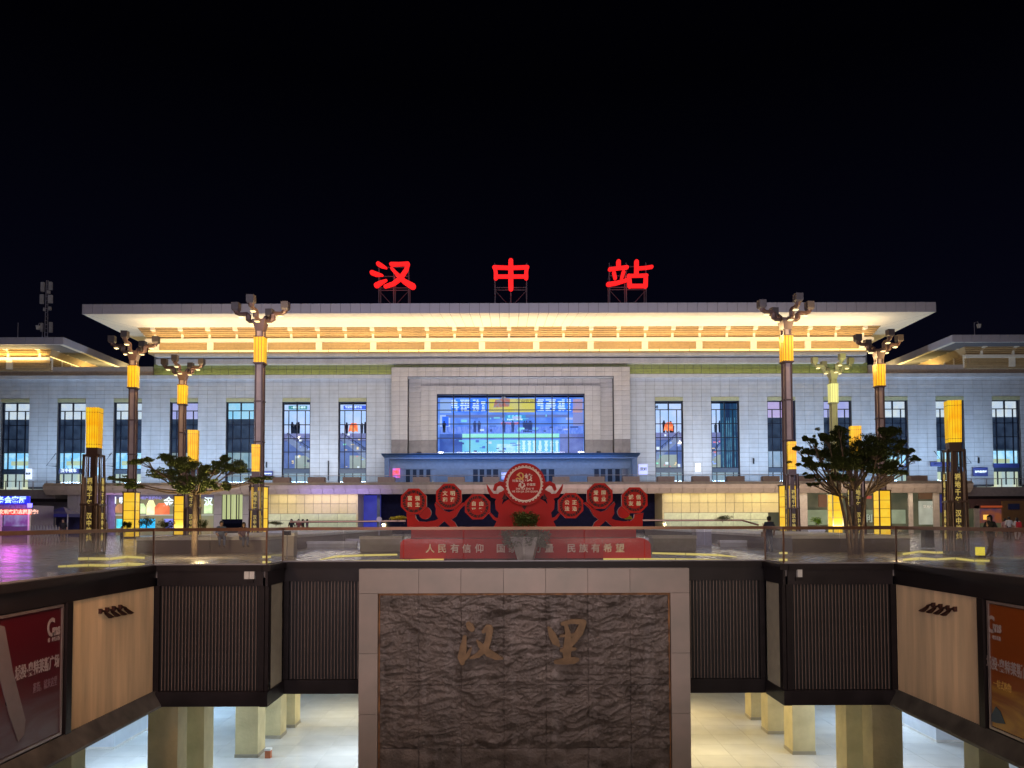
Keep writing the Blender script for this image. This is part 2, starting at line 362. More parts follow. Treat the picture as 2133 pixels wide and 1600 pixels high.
# ------------------------------------------------------------------ roofs
def roof_unit(root, X0, X1, Yo, inset, yin, rows_, sides=(1, 1), depth=26, post_pitch=3.7, npost=None, lit=True):
    zt, zb, zi, zi2, zl, zl2, zs = rows_
    # fascia panels
    n = max(4, int(round((X1-X0)/1.24))); pw = (X1-X0)/n
    for i in range(n): pan(X0+pw*i+.02, X0+pw*(i+1)-.02, zb, zt, Yo + .004*(i % 3), M_alu, root, 'fascia_panel', .12)
    rb = MB().box(X0+.05, X1-.05, Yo+.12, Yo+depth, zb+.12, zt-.05)
    obj('roof_deck', rb, M_joint, root)
    # soffit panels, sloping in to the clerestory
    Yi = Yo + yin; a0, a1 = X0 + inset*sides[0], X1 - inset*sides[1]
    sm = MB()
    for i in range(n):
        u0, u1 = i/n, (i+1)/n
        m_ = MB(); e_ = .028
        p = [(X0+(X1-X0)*u0+e_, Yo, zb), (X0+(X1-X0)*u1-e_, Yo, zb), (a0+(a1-a0)*u1-e_, Yi, zi), (a0+(a1-a0)*u0+e_, Yi, zi)]
        m_.face(p); m_.face([(q[0], q[1], q[2]+.05) for q in reversed(p)])
        obj('soffit_panel', m_, M_cream, root)
    for sd, Xo, Xi in ((0, X0, a0), (1, X1, a1)):
        if not sides[sd]: continue
        ns = 8
        for i in range(ns):
            t0, t1 = i/ns, (i+1)/ns
            y0o, y1o = Yo+depth*t0, Yo+depth*t1; y0i, y1i = Yi+(depth-yin)*t0, Yi+(depth-yin)*t1
            m_ = MB(); m_.face([(Xo, y1o-.015, zb), (Xo, y0o+.015, zb), (Xi, y0i+.015, zi), (Xi, y1i-.015, zi)])
            obj('soffit_panel', m_, M_cream, root)
            m_ = MB(); m_.box(Xo-.06 if sd == 0 else Xo, Xo if sd == 0 else Xo+.06, y0o+.015, y1o-.015, zb, zt); obj('fascia_panel', m_, M_alu, root)
    # clerestory louvres: upper slanted band, lower upright band
    Yl = Yi + 1.1
    bk = MB(); b0, b1 = a0 + 1.0*sides[0], a1 - 1.0*sides[1]
    bk.face([(a0, Yi+.12, zi), (a1, Yi+.12, zi), (b1, Yl+.12, zi2), (b0, Yl+.12, zi2)])
    for sd, A, B in ((0, a0, b0), (1, a1, b1)):
        if sides[sd]: bk.face([(A, Yo+depth, zi), (A, Yi+.12, zi), (B, Yl+.12, zi2), (B, Yo+depth, zi2)])
    bk.box(b0, b1, Yl+.1, Yl+3, zs-.2, zi2)
    bk.box(b0+.02, b1-.02, Yl+3, Yo+depth, zs-.2, zi2)
    obj('louvre_backing', bk, M_louvd, root)
    P = post_pitch; N_ = int((b1-b0)/2/P)+1; xm = (a0+a1)/2
    pm = MB(); 
    pts = [xm+P*k for k in range(-N_-1, N_+2) if a0+.4 < xm+P*k < a1-.4]
    edges = [a0+.1] + pts + [a1-.1]
    for u, v in zip(edges, edges[1:]):
        lm = MB(); ns = 6
        for j in range(ns):
            t = (j+.5)/ns; z = zi+(zi2-zi)*t; y = Yi+(Yl-Yi)*t
            ins = t*1.0
            uu = max(u+.18, a0+ins*sides[0]); vv = min(v-.18, a1-ins*sides[1])
            if vv > uu: lm.box(uu, vv, y-.05, y+.1, z-.065, z+.065)
        obj('louvre_panel', lm, M_louv, root)
    for x in pts:
        m_ = MB(); m_.face([(x-.32, Yi-.12, zi), (x+.32, Yi-.12, zi), (x+.17, Yi+.1, zi-.35), (x-.17, Yi+.1, zi-.35)])
        m_.box(x-.15, x+.15, Yl-.35, Yl, zi2, zi-.3); m_.box(x-.28, x+.28, Yi-.1, Yi+.5, zi-.4, zi+.02)
        obj('bracket', m_, M_cream, root)
    obj('ledge', MB().box(b0-.3*sides[0], b1+.3*sides[1], Yl-.35, Yl+.3, zl, zi2), M_cream, root)
    xs2 = [xm + P*(2*k+1) for k in range(-N_, N_+1) if b0+.6 < xm+P*(2*k+1) < b1-.6]
    ed = [b0] + xs2 + [b1]
    for u, v in zip(ed, ed[1:]):
        lm = MB()
        for j in range(5):
            z = zl2+(zl-zl2)*(j+.5)/5; lm.box(u+.42, v-.42, Yl+.02, Yl+.14, z-.07, z+.07)
        obj('louvre_panel', lm, M_louv, root)
    for x in xs2: obj('column', MB().box(x-.42, x+.42, Yl-.1, Yl+.3, zs, zl), M_cream, root)
    return a0, a1, Yi, Yl, b0, b1
Yo = 95.0
rows_ = (ZX(631.5, Yo), ZX(652, Yo), ZX(680.5, 101.6), ZX(705, 102.7), ZX(711, 102.4), ZX(728.5, 102.8), ZX(732, 102.8))
a0, a1, Yi, Yl, b0, b1 = roof_unit(station, XX(172, Yo, 640), XX(1949, Yo, 640), Yo, 3.6, 6.6, rows_, post_pitch=56.9*(XX(1164, 102, 690)-XX(1064, 102, 690))/100)
M_led = emit('led_strip', (1, .76, .28), 1.8)
# the LED strip on the cornice that washes the eaves
for i in range(24):
    u = b0+.3 + (b1-b0-.6)*i/24; v = b0+.3+(b1-b0-.6)*(i+1)/24
    obj('led_strip', MB().box(u+.06, v-.06, Yl-.62, Yl-.5, ZX(732, 102.3), ZX(729, 102.3)), M_led, station)
for i in range(8):
    u = b0 + (b1-b0)*(i+.5)/8
    area('eave_light', (u, Yl-1.6, ZX(731, 102)+.12), (b1-b0)/8*.95, 300, (1, .70, .30), (0, .25, 1), .12, 170)
    area('eave_light', (u, Yo+3.2, ZX(731, 102)-.2), (b1-b0)/8*.95, 330, (1, .78, .45), (0, .05, 1), .5, 150)  # unseen light in mid-air, added to even out the soffit wash
    area('eave_light', (u, Yl-.75, rows_[3]+.1), (b1-b0)/8*.95, 60, (1, .72, .30), (0, -.1, 1), .1, 170)  # unseen light added above the ledge to brighten the upper louvres
# side wings
for nm, (xa, xb), sd, lab in (('left', (XX(-260, 100, 710), XX(131, 100, 710)), (0, 1), ''), ('right', (XX(1985, 100, 710), XX(2400, 100, 710)), (1, 0), '')):
    rw = (ZX(700, 100), ZX(715, 100), ZX(719, 103), ZX(742, 104), ZX(747, 103.8), ZX(764, 104), ZX(766, 104))
    r = roof_unit(station, xa, xb, 100, 3.2, 3.0, rw, sd, 24, 4.3)
    c = (1, .72, .25)
    if nm == 'left':
        area('eave_light', ((r[4]+r[5])/2, r[3]-.9, ZX(749, 103)), 20, 900, c, (0, .1, 1), .15); area('eave_light', ((r[4]+r[5])/2, r[3]-.6, rw[3]+.1), 20, 250, c, (0, -.1, 1), .15)
        for z_ in (.18,): obj('led_strip', MB().box(r[4], r[5]-.2, r[3]-.3, r[3]-.22, rw[4]+.02, rw[4]+.12), M_led, station)
        area('eave_light', (r[5]+1.3, r[3]+8, ZX(756, 103)), .15, 900, c, (-.1, -.1, 1), 16)
        obj('led_strip', MB().box(r[5]+.2, r[5]+.3, r[3]-.2, r[3]+16, rw[3]+.02, rw[3]+.12), M_led, station)
    else:
        area('eave_light', (r[4]-1.3, r[3]+8, ZX(756, 103)), .15, 900, c, (.1, -.1, 1), 16)
    # visible brackets along the returning side
    X = r[5] if nm == 'left' else r[4]; sg = 1 if nm == 'left' else -1
    for k in range(9):
        y = r[3] + .6 + k*2.3
        m_ = MB(); m_.box(X-.12+sg*.0, X+.12, y-.12, y+.12, rw[6], rw[2]); m_.box(X-.5+sg*.5, X+.5+sg*.5, y-.12, y+.12, rw[2]-.35, rw[2]-.02)
        obj('bracket', m_, M_cream, station)
        for j in range(5):
            pass
    lm = MB()
    for j in range(9):
        z = rw[6]+(rw[2]-rw[6])*(j+.5)/9; lm.box(X-.05, X+.05, r[3], r[3]+20, z-.07, z+.07)
    obj('louvre_panel', lm, M_louv, station)
# ------------------------------------------------------------------ portal
def P_box(o0, o1, y0, y1, Yp, d, m_): return MB().box(fx(o0), fx(o1), Yp, Yp+d, fz(y1), fz(y0))
pb = MB()
Yp = 103.9
for (o0, o1, y0, y1, yy) in ((-246.5, -213, 768, 948, Yp), (213, 246.5, 768, 948, Yp), (-213, 213, 768, 787, Yp)):
    pb.box(fx(o0), fx(o1), yy+.06, YF+1, fz(y1), fz(y0))
for (o0, o1, y0, y1, yy) in ((-213, -187, 787, 948, 105.2), (187, 213, 787, 948, 105.2), (-187, 187, 787, 804, 105.2),
                             (-187, -154, 804, 948, 104.8), (154, 187, 804, 948, 104.8), (-154, 154, 804, 821, 104.8)):
    pb.box(fx(o0), fx(o1), yy+.06, YF+1.4, fz(y1), fz(y0))
obj('portal', pb, M_joint, station)
def pgrid(o0, o1, y0, y1, nx, nz, yy, m_):
    for i in range(nx):
        for j in range(nz):
            a = fx(o0+(o1-o0)*i/nx); b = fx(o0+(o1-o0)*(i+1)/nx); c = fz(y1+(y0-y1)*j/nz); e_ = fz(y1+(y0-y1)*(j+1)/nz)
            pan(a+g/2, b-g/2, c+g/2, e_-g/2, yy, m_, station)
for sg in (-1, 1):
    u, v = sorted((sg*213, sg*246.5)); pgrid(u, v, 787, 917, 2, 13, Yp, M_tilew); pgrid(u, v, 917, 946, 2, 1, Yp, M_granite)
    u, v = sorted((sg*187, sg*213)); pgrid(u, v, 787, 917, 1, 13, 105.2, M_tilew); pgrid(u, v, 917, 946, 1, 1, 105.2, M_granite)
    u, v = sorted((sg*154, sg*187)); pgrid(u, v, 804, 917, 2, 11, 104.8, M_tilew); pgrid(u, v, 917, 946, 2, 1, 104.8, M_granite)
pgrid(-246.5, 246.5, 768, 787, 28, 2, Yp, M_tilew)
pgrid(-187, 187, 787, 804, 20, 1, 105.2, M_tilew)
pgrid(-154, 154, 804, 821, 18, 1, 104.8, M_tilew)
# ------------------------------------------------------------------ windows
GM = {}
def gpane(x0, x1, z0, z1, yy, parent):
    k = (round(x1-x0, 2), round(z1-z0, 2))
    if k not in GM: GM[k] = boxmesh('pane', x1-x0, .02, z1-z0, M_glass)
    piece('pane', GM[k], ((x0+x1)/2, yy, (z0+z1)/2), parent)
E = emit
schemes = {
 'dusk':  (E('room_grey', (.55, .64, .75), 1.15, (.68, .72, .72), 1.2), E('room_blue', (.22, .58, .90), 1.2, (.55, .85, .95), .9), E('door_cream', (.72, .76, .50), .95, (.5, .62, .62), 1.0, (1, 1, .1))),
 'cyan':  (E('room_cyan', (.30, .66, .88), 1.1, (.42, .70, .85), 1), E('room_pale', (.45, .60, .62), .7, (.25, .42, .5), .9), E('door_pale', (.50, .60, .62), .7, (.38, .50, .58), 1, (1, 1, .1))),
 'lilac': (E('room_lilac', (.60, .42, .78), .95, (.62, .52, .80), 1), E('room_ice', (.50, .62, .78), .75, (.36, .50, .66), .9), E('door_ice', (.5, .62, .80), .75, (.4, .52, .7), 1, (1, 1, .1))),
 'violet':(E('room_violet', (.45, .46, .85), .95, (.55, .55, .85), 1), E('room_sand', (.40, .45, .42), .7, (.3, .40, .45), .9), E('door_sand', (.45, .55, .5), .7, (.35, .48, .55), 1, (1, 1, .1))),
}
M_span = mat('spandrel_glass', (.016, .03, .06), .5, var=.3, scale=.8, spec=.15)
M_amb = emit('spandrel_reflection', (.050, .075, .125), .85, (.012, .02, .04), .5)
M_red = emit('red_sign', (1, .12, .04), 1.3, (1, .35, .12), 2.5); M_fig = mat('silhouette_blue', (.03, .045, .09), .8)
E_blue = E('hall_blue', (.10, .16, .42), .9, (.20, .28, .60), .5); E_stair = E('stair_lit', (.35, .42, .62), .8, (.22, .27, .48), 1.2)
M_navyg = mat('door_header', (.06, .09, .14), .4); M_pbl = E('banner_blue', (.05, .12, .75), 1.1)
E_bnr = {'g': E('banner_teal', (.08, .35, .38), .9), 'b': E('banner_blue', (.05, .12, .75), 1.1)}
E_wt = E('lit_white_text', (.8, .95, 1), 1.2)
colx = (0, .2, .5, .8, 1)
rowy = (853.5, 883, 912, 940, 975)
def win(xc, sgn, k):
    x0, x1 = xc-HW+.03, xc+HW-.03; px = sgn*(330+117.2*k)
    w_ = tag(thing('window', None, None, (xc, YF, 0)), label=None); w_.parent = station; w_.location = Vector((xc, YF, 0)) - ORG[station.name]
    for kk in ('label', 'category', 'group'):
        if kk in w_: del w_[kk]
    y = YF+.45; fr = MB(); t = .09
    zt_, zb_ = zwt, zwb
    fr.box(x0, x0+.13, y-.1, y+.1, zb_, zt_); fr.box(x1-.13, x1, y-.1, y+.1, zb_, zt_); fr.box(x0, x1, y-.1, y+.1, zt_-.12, zt_)
    Z = [fz(v) for v in rowy]
    for v in Z: fr.box(x0, x1, y-.09, y+.09, v-t/2-.01, v+t/2+.01)
    for j, c in enumerate(colx[1:-1]):
        x = x0+(x1-x0)*c; fr.box(x-t/2, x+t/2, y-.1, y+.1, zb_, Z[0])
    fr.box(xc-.09, xc+.09, y-.1, y+.1, Z[0], zt_)
    obj('frame', fr, M_frame, w_)
    obj('door_header', MB().box(x0+.1, x1-.1, y-.14, y+.2, fz(985), fz(976)), M_navyg, w_)
    for j in range(4):
        xa, xb = x0+(x1-x0)*colx[j]+.05, x0+(x1-x0)*colx[j+1]-.05
        for q in range(4): gpane(xa, xb, Z[q+1]+.05, Z[q]-.05, y, w_)
        gpane(xa, xb, zb_, fz(985), y, w_)
    for xa, xb in ((x0+.1, xc-.1), (xc+.1, x1-.1)): gpane(xa, xb, Z[0]+.05, zt_-.12, y, w_)
    yb = YF+3.2
    bx0, bx1 = x0-1.85, x1+1.85
    inner = k <= 1
    sch = {(-1, 2): 'cyan', (-1, 3): 'violet', (1, 2): 'lilac', (1, 3): 'violet'}.get((sgn, k), 'dusk')
    up, low, door = schemes[sch]
    # side walls and ceiling of the room behind the window
    sh = MB(); sh.box(bx0-.1, bx0, YF+.9, yb, zb_-.3, zt_+.4); sh.box(bx1, bx1+.1, YF+.9, yb, zb_-.3, zt_+.4); sh.box(bx0, bx1, YF+.9, yb, zt_+.3, zt_+.4)
    obj('room', sh, M_fig, w_)
    if not inner:
        obj('upper_room', MB().box(bx0, bx1, yb-.4, yb, fz(873), zt_+.3), up, w_)
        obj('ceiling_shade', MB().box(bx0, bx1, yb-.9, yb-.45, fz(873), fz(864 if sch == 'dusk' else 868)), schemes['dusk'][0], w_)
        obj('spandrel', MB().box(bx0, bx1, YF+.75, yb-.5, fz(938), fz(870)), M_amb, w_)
        obj('lower_room', MB().box(bx0, bx1, yb-.4, yb, fz(980), fz(938)), low, w_)
        obj('door_light', MB().box(bx0, bx1, yb-.4, yb, zb_-.3, fz(980)), door, w_)
        if sch == 'dusk':
            obj('shop_banner', MB().box(x0+.2, x1-.3, yb-1.2, yb-1.1, fz(965), fz(956)), E('shelf_light', (.62, .72, .45), .9), w_)
    else:
        c1 = E('hall_ice', (.48, .66, .98), 1.1, (.62, .72, .98), .7)
        obj('upper_room', MB().box(bx0, bx1, yb+1.4, yb+1.5, fz(897), zt_+.3), c1, w_)
        obj('mezzanine', MB().box(bx0, bx1, yb-.3, yb+.5, fz(911), fz(897)), E('mezz_lilac', (.30, .30, .60), .8, (.2, .24, .5), 1), w_)
        obj('lower_hall', MB().box(bx0, bx1, yb+1.0, yb+1.1, fz(980), fz(911)), E_blue, w_)
        s2 = MB(); d_ = -1 if (sgn < 0) else 1
        p0 = (x0+.2, yb-.6); 
        zA, zB = fz(915), fz(965)
        if (sgn, k) in ((-1, 0), (-1, 1)): q = [(x0, zA), (x0, zA+.8), (x1, zB+1.6), (x1, zB+.4)]
        else: q = [(x0, zB), (x0, zB+1.0), (x1, zA+.9), (x1, zA)]
        s2.prism([(a, b) for a, b in q], yb-.8, yb-.3); obj('escalator', s2, E_stair, w_)
        s3 = MB(); s3.tube([(q[1][0], yb-.85, q[1][1]+.4), (q[2][0], yb-.85, q[2][1]+.4)], .05, 4)
        for u in range(9):
            t_ = u/8; xx = x0+(x1-x0)*t_; zz = q[1][1]+(q[2][1]-q[1][1])*t_; s3.box(xx-.03, xx+.03, yb-.87, yb-.83, zz, zz+.4)
        obj('escalator_rail', s3, M_fig, w_)
        obj('back_panel', MB().box(x0+.9*(1 if sgn < 0 else 0), x1-.2, yb-.1, yb, fz(975), fz(944)), E('hall_sand', (.42, .48, .44), .8, (.50, .55, .5), .8), w_)
        obj('door_light', MB().box(bx0, bx1, yb-.4, yb, zb_-.3, fz(980)), schemes['cyan'][2], w_)
        if (sgn, k) == (-1, 0) or (sgn, k) == (1, 0):
            m_ = MB(); cx_ = x0 + (1.6 if sgn < 0 else 2.2); zc = fz(886)
            m_.prism([(cx_-.65, zc-.6), (cx_-.45, zc+.35), (cx_-.2, zc+.62), (cx_+.45, zc+.6), (cx_+.62, zc+.3), (cx_+.66, zc-.62), (cx_+.3, zc-.5), (cx_, zc-.7), (cx_-.35, zc-.45)], yb-1.3, yb-1.1)
            obj('red_emblem', m_, M_red, w_)
        for u in range(12):
            xx = random.uniform(x0+.15, x1-.3); zz = random.choice((fz(random.uniform(900, 972)), fz(random.uniform(915, 972)))); w_q, h_q = random.uniform(.12, .5), random.uniform(.1, .45)
            cq, nm_ = random.choice((((.9, .95, 1), 'spot_white'), ((1, .25, .3), 'spot_red'), ((.3, 1, .6), 'spot_green'), ((.35, .5, 1), 'spot_blue'), ((.06, .08, .18), 'spot_dark'), ((1, .75, .4), 'spot_amber')))
            obj('glow_bit', MB().box(xx, xx+w_q, yb-.95, yb-.9, zz, zz+h_q), emit(nm_, cq, 1.0), w_)  # random glowing bits added to enliven the lit interior
        fg = MB()
        for u in range(5):
            xx = random.uniform(x0+.2, x1-.2); h = random.uniform(.9, 1.5); fg.taper(xx, yb-.2, fz(897), fz(897)+h, .3, .2, .4, .2); fg.taper(xx, yb-.2, fz(897)+h+.02, fz(897)+h+.28, .22, .2, .2, .2)
        obj('silhouettes', fg, M_fig, w_)
        if sgn < 0:
            bn = E_bnr['b' if k == 0 else 'g']
            obj('banner', MB().box(x0+.2, x1-(.2 if k == 0 else 1.0), yb-1, yb-.9, fz(847), fz(839)), bn, w_)
            text('欢迎乘车服务台' if k == 0 else '···检票口·候车', ((x0+x1)/2-.3, yb-1.05, fz(843)), .34, E_wt, w_, 'banner_text', .01, .01)
        elif k == 0:
            text('888', (x0+.5, yb-.5, fz(843)), .6, M_fig, w_, 'gate_number', .02, .02)
        if (sgn, k) == (1, 1):
            lf = MB(); lf.box(xc-.2, x1+.2, yb-1.5, yb-1.3, fz(975), fz(838)); obj('lift_shaft', lf, E('lift_navy', (.01, .03, .10), .8, (.02, .10, .20), .9, (3, 1, .3)), w_)
            lr = MB()
            for u in range(7): xx = xc+.1+u*.28; lr.box(xx-.035, xx+.035, yb-1.56, yb-1.5, fz(975), fz(868))
            obj('lift_glow', lr, E('lift_cyan', (.25, .62, .75), .7, (.02, .08, .2), 1.2), w_)
for x, s_, k in wins: win(x, s_, k)
# ------------------------------------------------------------------ great central window
gw = thing('great_window', None, None, (XC, YF, 0)); gw.parent = station; gw.location = (0, 0, 0)
for kk in ('label', 'category'): 
    if kk in gw: del gw[kk]
mx = [-153.5, -119.5, -85.5, -49, -16, 17, 51.5, 86.5, 120.5, 155]
ry = [821.5, 838, 853.5, 882.5, 912, 944]
fr = MB(); y = YF+.3
for o in mx: fr.box(fx(o)-.07, fx(o)+.07, y-.12, y+.12, fz(946), fz(821))
for i, v in enumerate(ry): fr.box(fx(mx[0]), fx(mx[-1]), y-.1, y+.1, fz(v)-.05, fz(v)+.05)
obj('frame', fr, M_frame, gw)
for a, b in zip(mx, mx[1:]):
    for c, d in zip(ry, ry[1:]): gpane(fx(a)+.07, fx(b)-.07, fz(d)+.05, fz(c)-.05, y, gw)
yb = 108.6
def scr(o0, o1, y0, y1, m_, name, yy=yb, d=.1): return obj(name, MB().box(fx(o0), fx(o1), yy, yy+d, fz(y1), fz(y0)), m_, gw)
scr(-170, 170, 815, 946, E('hall_back', (.08, .20, .70), 1.1, (.20, .38, .95), .35), 'hall_wall', 110.5)
for u in (-1, 1): obj('hall_side', MB().box(fx(u*172), fx(u*170), 105.9, 110.5, fz(948), fz(812)), M_fig, gw)
obj('hall_ceiling', MB().box(fx(-172), fx(172), 105.9, 110.6, fz(812), fz(808)), M_fig, gw)
B1 = E('board_blue', (.03, .14, .95), 1.25, (.05, .25, 1), .6)
scr(-128, -51, 822, 851, B1, 'departure_board'); scr(54, 134, 822, 851, B1, 'departure_board')
scr(-153, -128, 822, 851, E('pale_wall', (.35, .52, .92), .9), 'lit_wall', yb+.5); scr(134, 156, 822, 851, E('pink_wall', (.75, .42, .42), .8, (.35, .38, .8), .6), 'lit_wall', yb+.5)
Y1 = E('banner_yellow', (.85, .72, .10), .85, (.80, .70, .25), .5); scr(-47, 52, 822, 851, Y1, 'yellow_banner')
text('汉中欢迎您', (fx(36), yb-.06, fz(828)), .62, mat('banner_ink', (.25, .18, .02), .6), gw, 'banner_text', .01, 0)
pc = MB()
for i in range(26):
    a = random.uniform(-32, -4); b = random.uniform(824, 836); r_ = random.uniform(.15, .45); pc.taper(fx(a), yb-.05, fz(b)-r_, fz(b)+r_, r_*2, .05, r_*1.2, .05)
obj('banner_picture', pc, E('banner_picture_mix', (.75, .25, .15), .7, (.35, .45, .55), 2.5), gw)
for (u0, u1) in ((-126, -54), (58, 131)):
    rows = MB()
    cols_ = [u0 + (u1-u0)*t for t in (.04, .13, .30, .40, .48, .66, .76, .93)]
    for r_ in range(7):
        yy = 825+r_*3.75
        for c in cols_:
            if random.random() < .1: continue
            wd = random.choice((.13, .2, .3)); rows.box(fx(c)-wd, fx(c)+wd, yb-.04, yb-.02, fz(yy+.9), fz(yy-.9))
    obj('timetable_rows', rows, E_wt, gw)
scr(-140, 125, 856, 862, E('slab_edge', (.16, .22, .55), .9), 'floor_edge', yb+.2)
scr(-153, -131, 856, 882, E('kiosk_wall', (.50, .66, 1), .9), 'lit_wall', yb+.3); scr(-148, -134, 860, 880, B1, 'kiosk_screen', yb+.1)
scr(135, 156, 853, 880, E('grey_wall', (.32, .34, .70), .9), 'lit_wall', yb+.3)
scr(-12, 32, 857, 870, E('board_teal', (.05, .35, .75), .9), 'guide_board'); text('欢 迎 乘 车', (fx(9), yb-.05, fz(861)), .42, E('cyan_text', (.3, .9, 1), 1.2), gw, 'board_text', .01, .01)
text('安全出行 文明乘车', (fx(9), yb-.05, fz(867)), .27, E_wt, gw, 'board_text', .01, .01)
text('请旅客候车检票', (fx(-2), yb-.05, fz(876)), .36, E('red_text', (1, .2, .25), 1.1), gw, 'board_text', .01, .01)
scr(-153, 156, 882, 897, E('mezz_rail', (.10, .20, .75), 1.1, (.22, .35, .9), 1.5, (3, 1, 1)), 'mezzanine', yb-.1)
scr(-104, 104, 898, 908, E('cyan_strip', (.30, .90, .75), 1.0, (.42, .95, .80), .7), 'ticket_fascia', yb-.4)
scr(-104, 104, 911, 938, E('ticket_cyan', (.16, .58, .85), 1.0, (.25, .72, .9), .4), 'ticket_hall', yb-.3)
scr(-30, 10, 920, 936, E('white_board', (.62, .88, .95), 1.1, (.3, .7, .9), 2.2), 'ticket_board', yb-.45)
scr(-153, 106, 938, 944, E('pale_strip', (.28, .45, .95), .9, (.5, .7, 1), .6), 'counter_light', yb-.5)
scr(-153, -104, 898, 944, E('deep_blue', (.04, .10, .45), .9, (.08, .18, .62), .7), 'lit_wall', yb-.2)
scr(106, 156, 898, 944, E('violet_blue', (.14, .18, .55), .9, (.25, .32, .72), .5), 'lit_wall', yb-.2)
tb = MB()
for c in (17, 28, 40, 51, 63, 76, 88, 99):
    for r_ in range(9):
        wd = random.choice((.16, .24)); tb.box(fx(c)-wd, fx(c)+wd, yb-.36, yb-.33, fz(914+r_*2.6+.9), fz(914+r_*2.6-.8))
obj('timetable_rows', tb, E_wt, gw)
M_fig2 = emit('figure_blue', (.03, .06, .25), .8)
for i in range(46):
    a = random.uniform(-128, 128); v = random.choice((random.uniform(856, 880), random.uniform(883, 896), random.uniform(911, 940))); wq, hq = random.uniform(.15, 1.2), random.uniform(.08, .35)
    cq, nm_ = random.choice((((.75, .9, 1), 'glint_white'), ((.10, .22, .75), 'glint_blue'), ((.04, .08, .35), 'glint_navy'), ((.25, .75, .9), 'glint_cyan'), ((.55, .6, 1), 'glint_lilac')))
    obj('interior_detail', MB().box(fx(a), fx(a)+wq, yb-.56, yb-.53, fz(v), fz(v)+hq), emit(nm_, cq, .9), gw)
for i in range(9):
    c = random.uniform(-120, 110) if i else -143; base = fz(895); h = 1.5
    m_ = MB().taper(fx(c)-.1, 108.2, base, base+.75, .16, .15, .2, .2).taper(fx(c)+.1, 108.2, base, base+.75, .16, .15, .2, .2).taper(fx(c), 108.2, base+.75, base+1.35, .42, .2, .5, .22).taper(fx(c), 108.2, base+1.4, base+1.63, .2, .2, .18, .18)
    obj('figure', m_, M_fig if i == 0 else M_fig2, gw)
# ------------------------------------------------------------------ entrance canopy
can = thing('entrance_canopy', None, None, (XC, YF, 0)); can.parent = station; can.location = (0, 0, 0)
for kk in ('label', 'category'):
    if kk in can: del can[kk]
Yk = 98.0; sk = (XX(1164, Yk, 950)-XX(1064, Yk, 950))/100; XK = XX(1064, Yk, 950)
kx = lambda o: XK+o*sk
kz = lambda v: ZX(v, Yk)
M_can = mat('canopy_blue', (.10, .20, .40), .35, metal=.1)  # blue reflected from the great window is put into this colour
m_ = MB(); z0, z1, z2 = kz(953), kz(948), kz(944.5)
for (za, zb_, oa, ob) in ((z0, z1, 264, 268), (z1, z2, 269, 269)):
    b = len(m_.v); 
    m_.v += [(kx(-oa), Yk, za), (kx(oa), Yk, za), (kx(oa), 104, za), (kx(-oa), 104, za), (kx(-ob), Yk-.4, zb_), (kx(ob), Yk-.4, zb_), (kx(ob), 104, zb_), (kx(-ob), 104, zb_)]
    for q in ((0,3,2,1),(4,5,6,7),(0,1,5,4),(1,2,6,5),(2,3,7,6),(3,0,4,7)): m_.f.append(tuple(b+i for i in q)); m_.mi.append(0)
obj('canopy_roof', m_, M_can, can)
M_cwall = mat('canopy_wall', (.22, .29, .40), .5, var=.10, spec=.3)
for u in (-1, 1): obj('column', MB().box(kx(u*264), kx(u*254), Yk+.3, Yk+1.2, kz(1012), z0), M_can, can)
obj('back_wall', MB().box(kx(-262), kx(262), 101.5, 101.7, ZX(975, 101.5), z0), M_cwall, can)
obj('canopy_lip', MB().box(kx(-264), kx(264), Yk, Yk+.1, z0-.14, z0), M_can, can)
for i in range(12): obj('ceiling_light', MB().box(kx(-250+i*42), kx(-225+i*42), 98.6, 98.75, z0-.04, z0-.01), emit('canopy_tube', (.55, .72, 1), 7), can)
dz0, dz1 = ZX(1013, 101.5), ZX(976, 101.5)
segs = [(-226, -217), (-211, -203), (-197, -188), (-182, -173), ('s', -160, -128), ('s', -122, -94), (-81, -71), (-67, -57), (-52, -42), (-38, -27), ('b', -20, 14), (65, 77), (82, 94), ('s', 104, 136), ('s', 142, 174), (180, 190), (194, 204), (209, 219), (225, 235), ('b', 240, 252)]
fr = MB().box(kx(-262), kx(262), 101.45, 101.6, dz1-.05, dz1+.1)
for s_ in segs:
    if s_[0] == 's':
        sh = MB(); n = 12
        for j in range(n): a = dz0+(dz1-dz0)*j/n; sh.box(kx(s_[1]), kx(s_[2]), 101.5, 101.58, a, a+(dz1-dz0)/n-.04)
        obj('roller_shutter', sh, M_cwall, can)
    else:
        a, b = (s_[0], s_[1]) if s_[0] != 'b' else (s_[1], s_[2])
        d = MB().box(kx(a), kx(b), 101.5, 101.56, dz0, dz1-.1); obj('door', d, M_span if s_[0] != 'b' else M_navy, can)
        fr.box(kx(a)-.08, kx(a), 101.42, 101.6, dz0, dz1); fr.box(kx(b), kx(b)+.08, 101.42, 101.6, dz0, dz1)
obj('door_frames', fr, M_cwall, can)
obj('back_lower', MB().box(kx(-262), kx(262), 101.7, 101.8, dz0, dz1), M_cwall, can)
obj('screen', MB().box(kx(-254), kx(-238), 101.2, 101.3, ZX(995, 101.2), ZX(975, 101.2)), emit('screen_red', (1, .10, .06), 1.1, (.5, .2, .9), 2.0), can)
obj('screen', MB().box(kx(-20), kx(12), 101.3, 101.4, ZX(999, 101.2), ZX(984, 101.2)), emit('screen_white', (.55, .62, 1), 1.0, (.1, .15, .8), 2.0), can)
area('canopy_light', (XC, 99.6, z0-.15), 30, 150, (.42, .62, 1), (0, .5, -1), 1.5)
area('canopy_blue_fill', (XC, 95.5, z0-1.5), 26, 230, (.22, .45, 1), (0, 1, .55), .4, 120)  # unseen light added in front to imitate the window's blue on the canopy
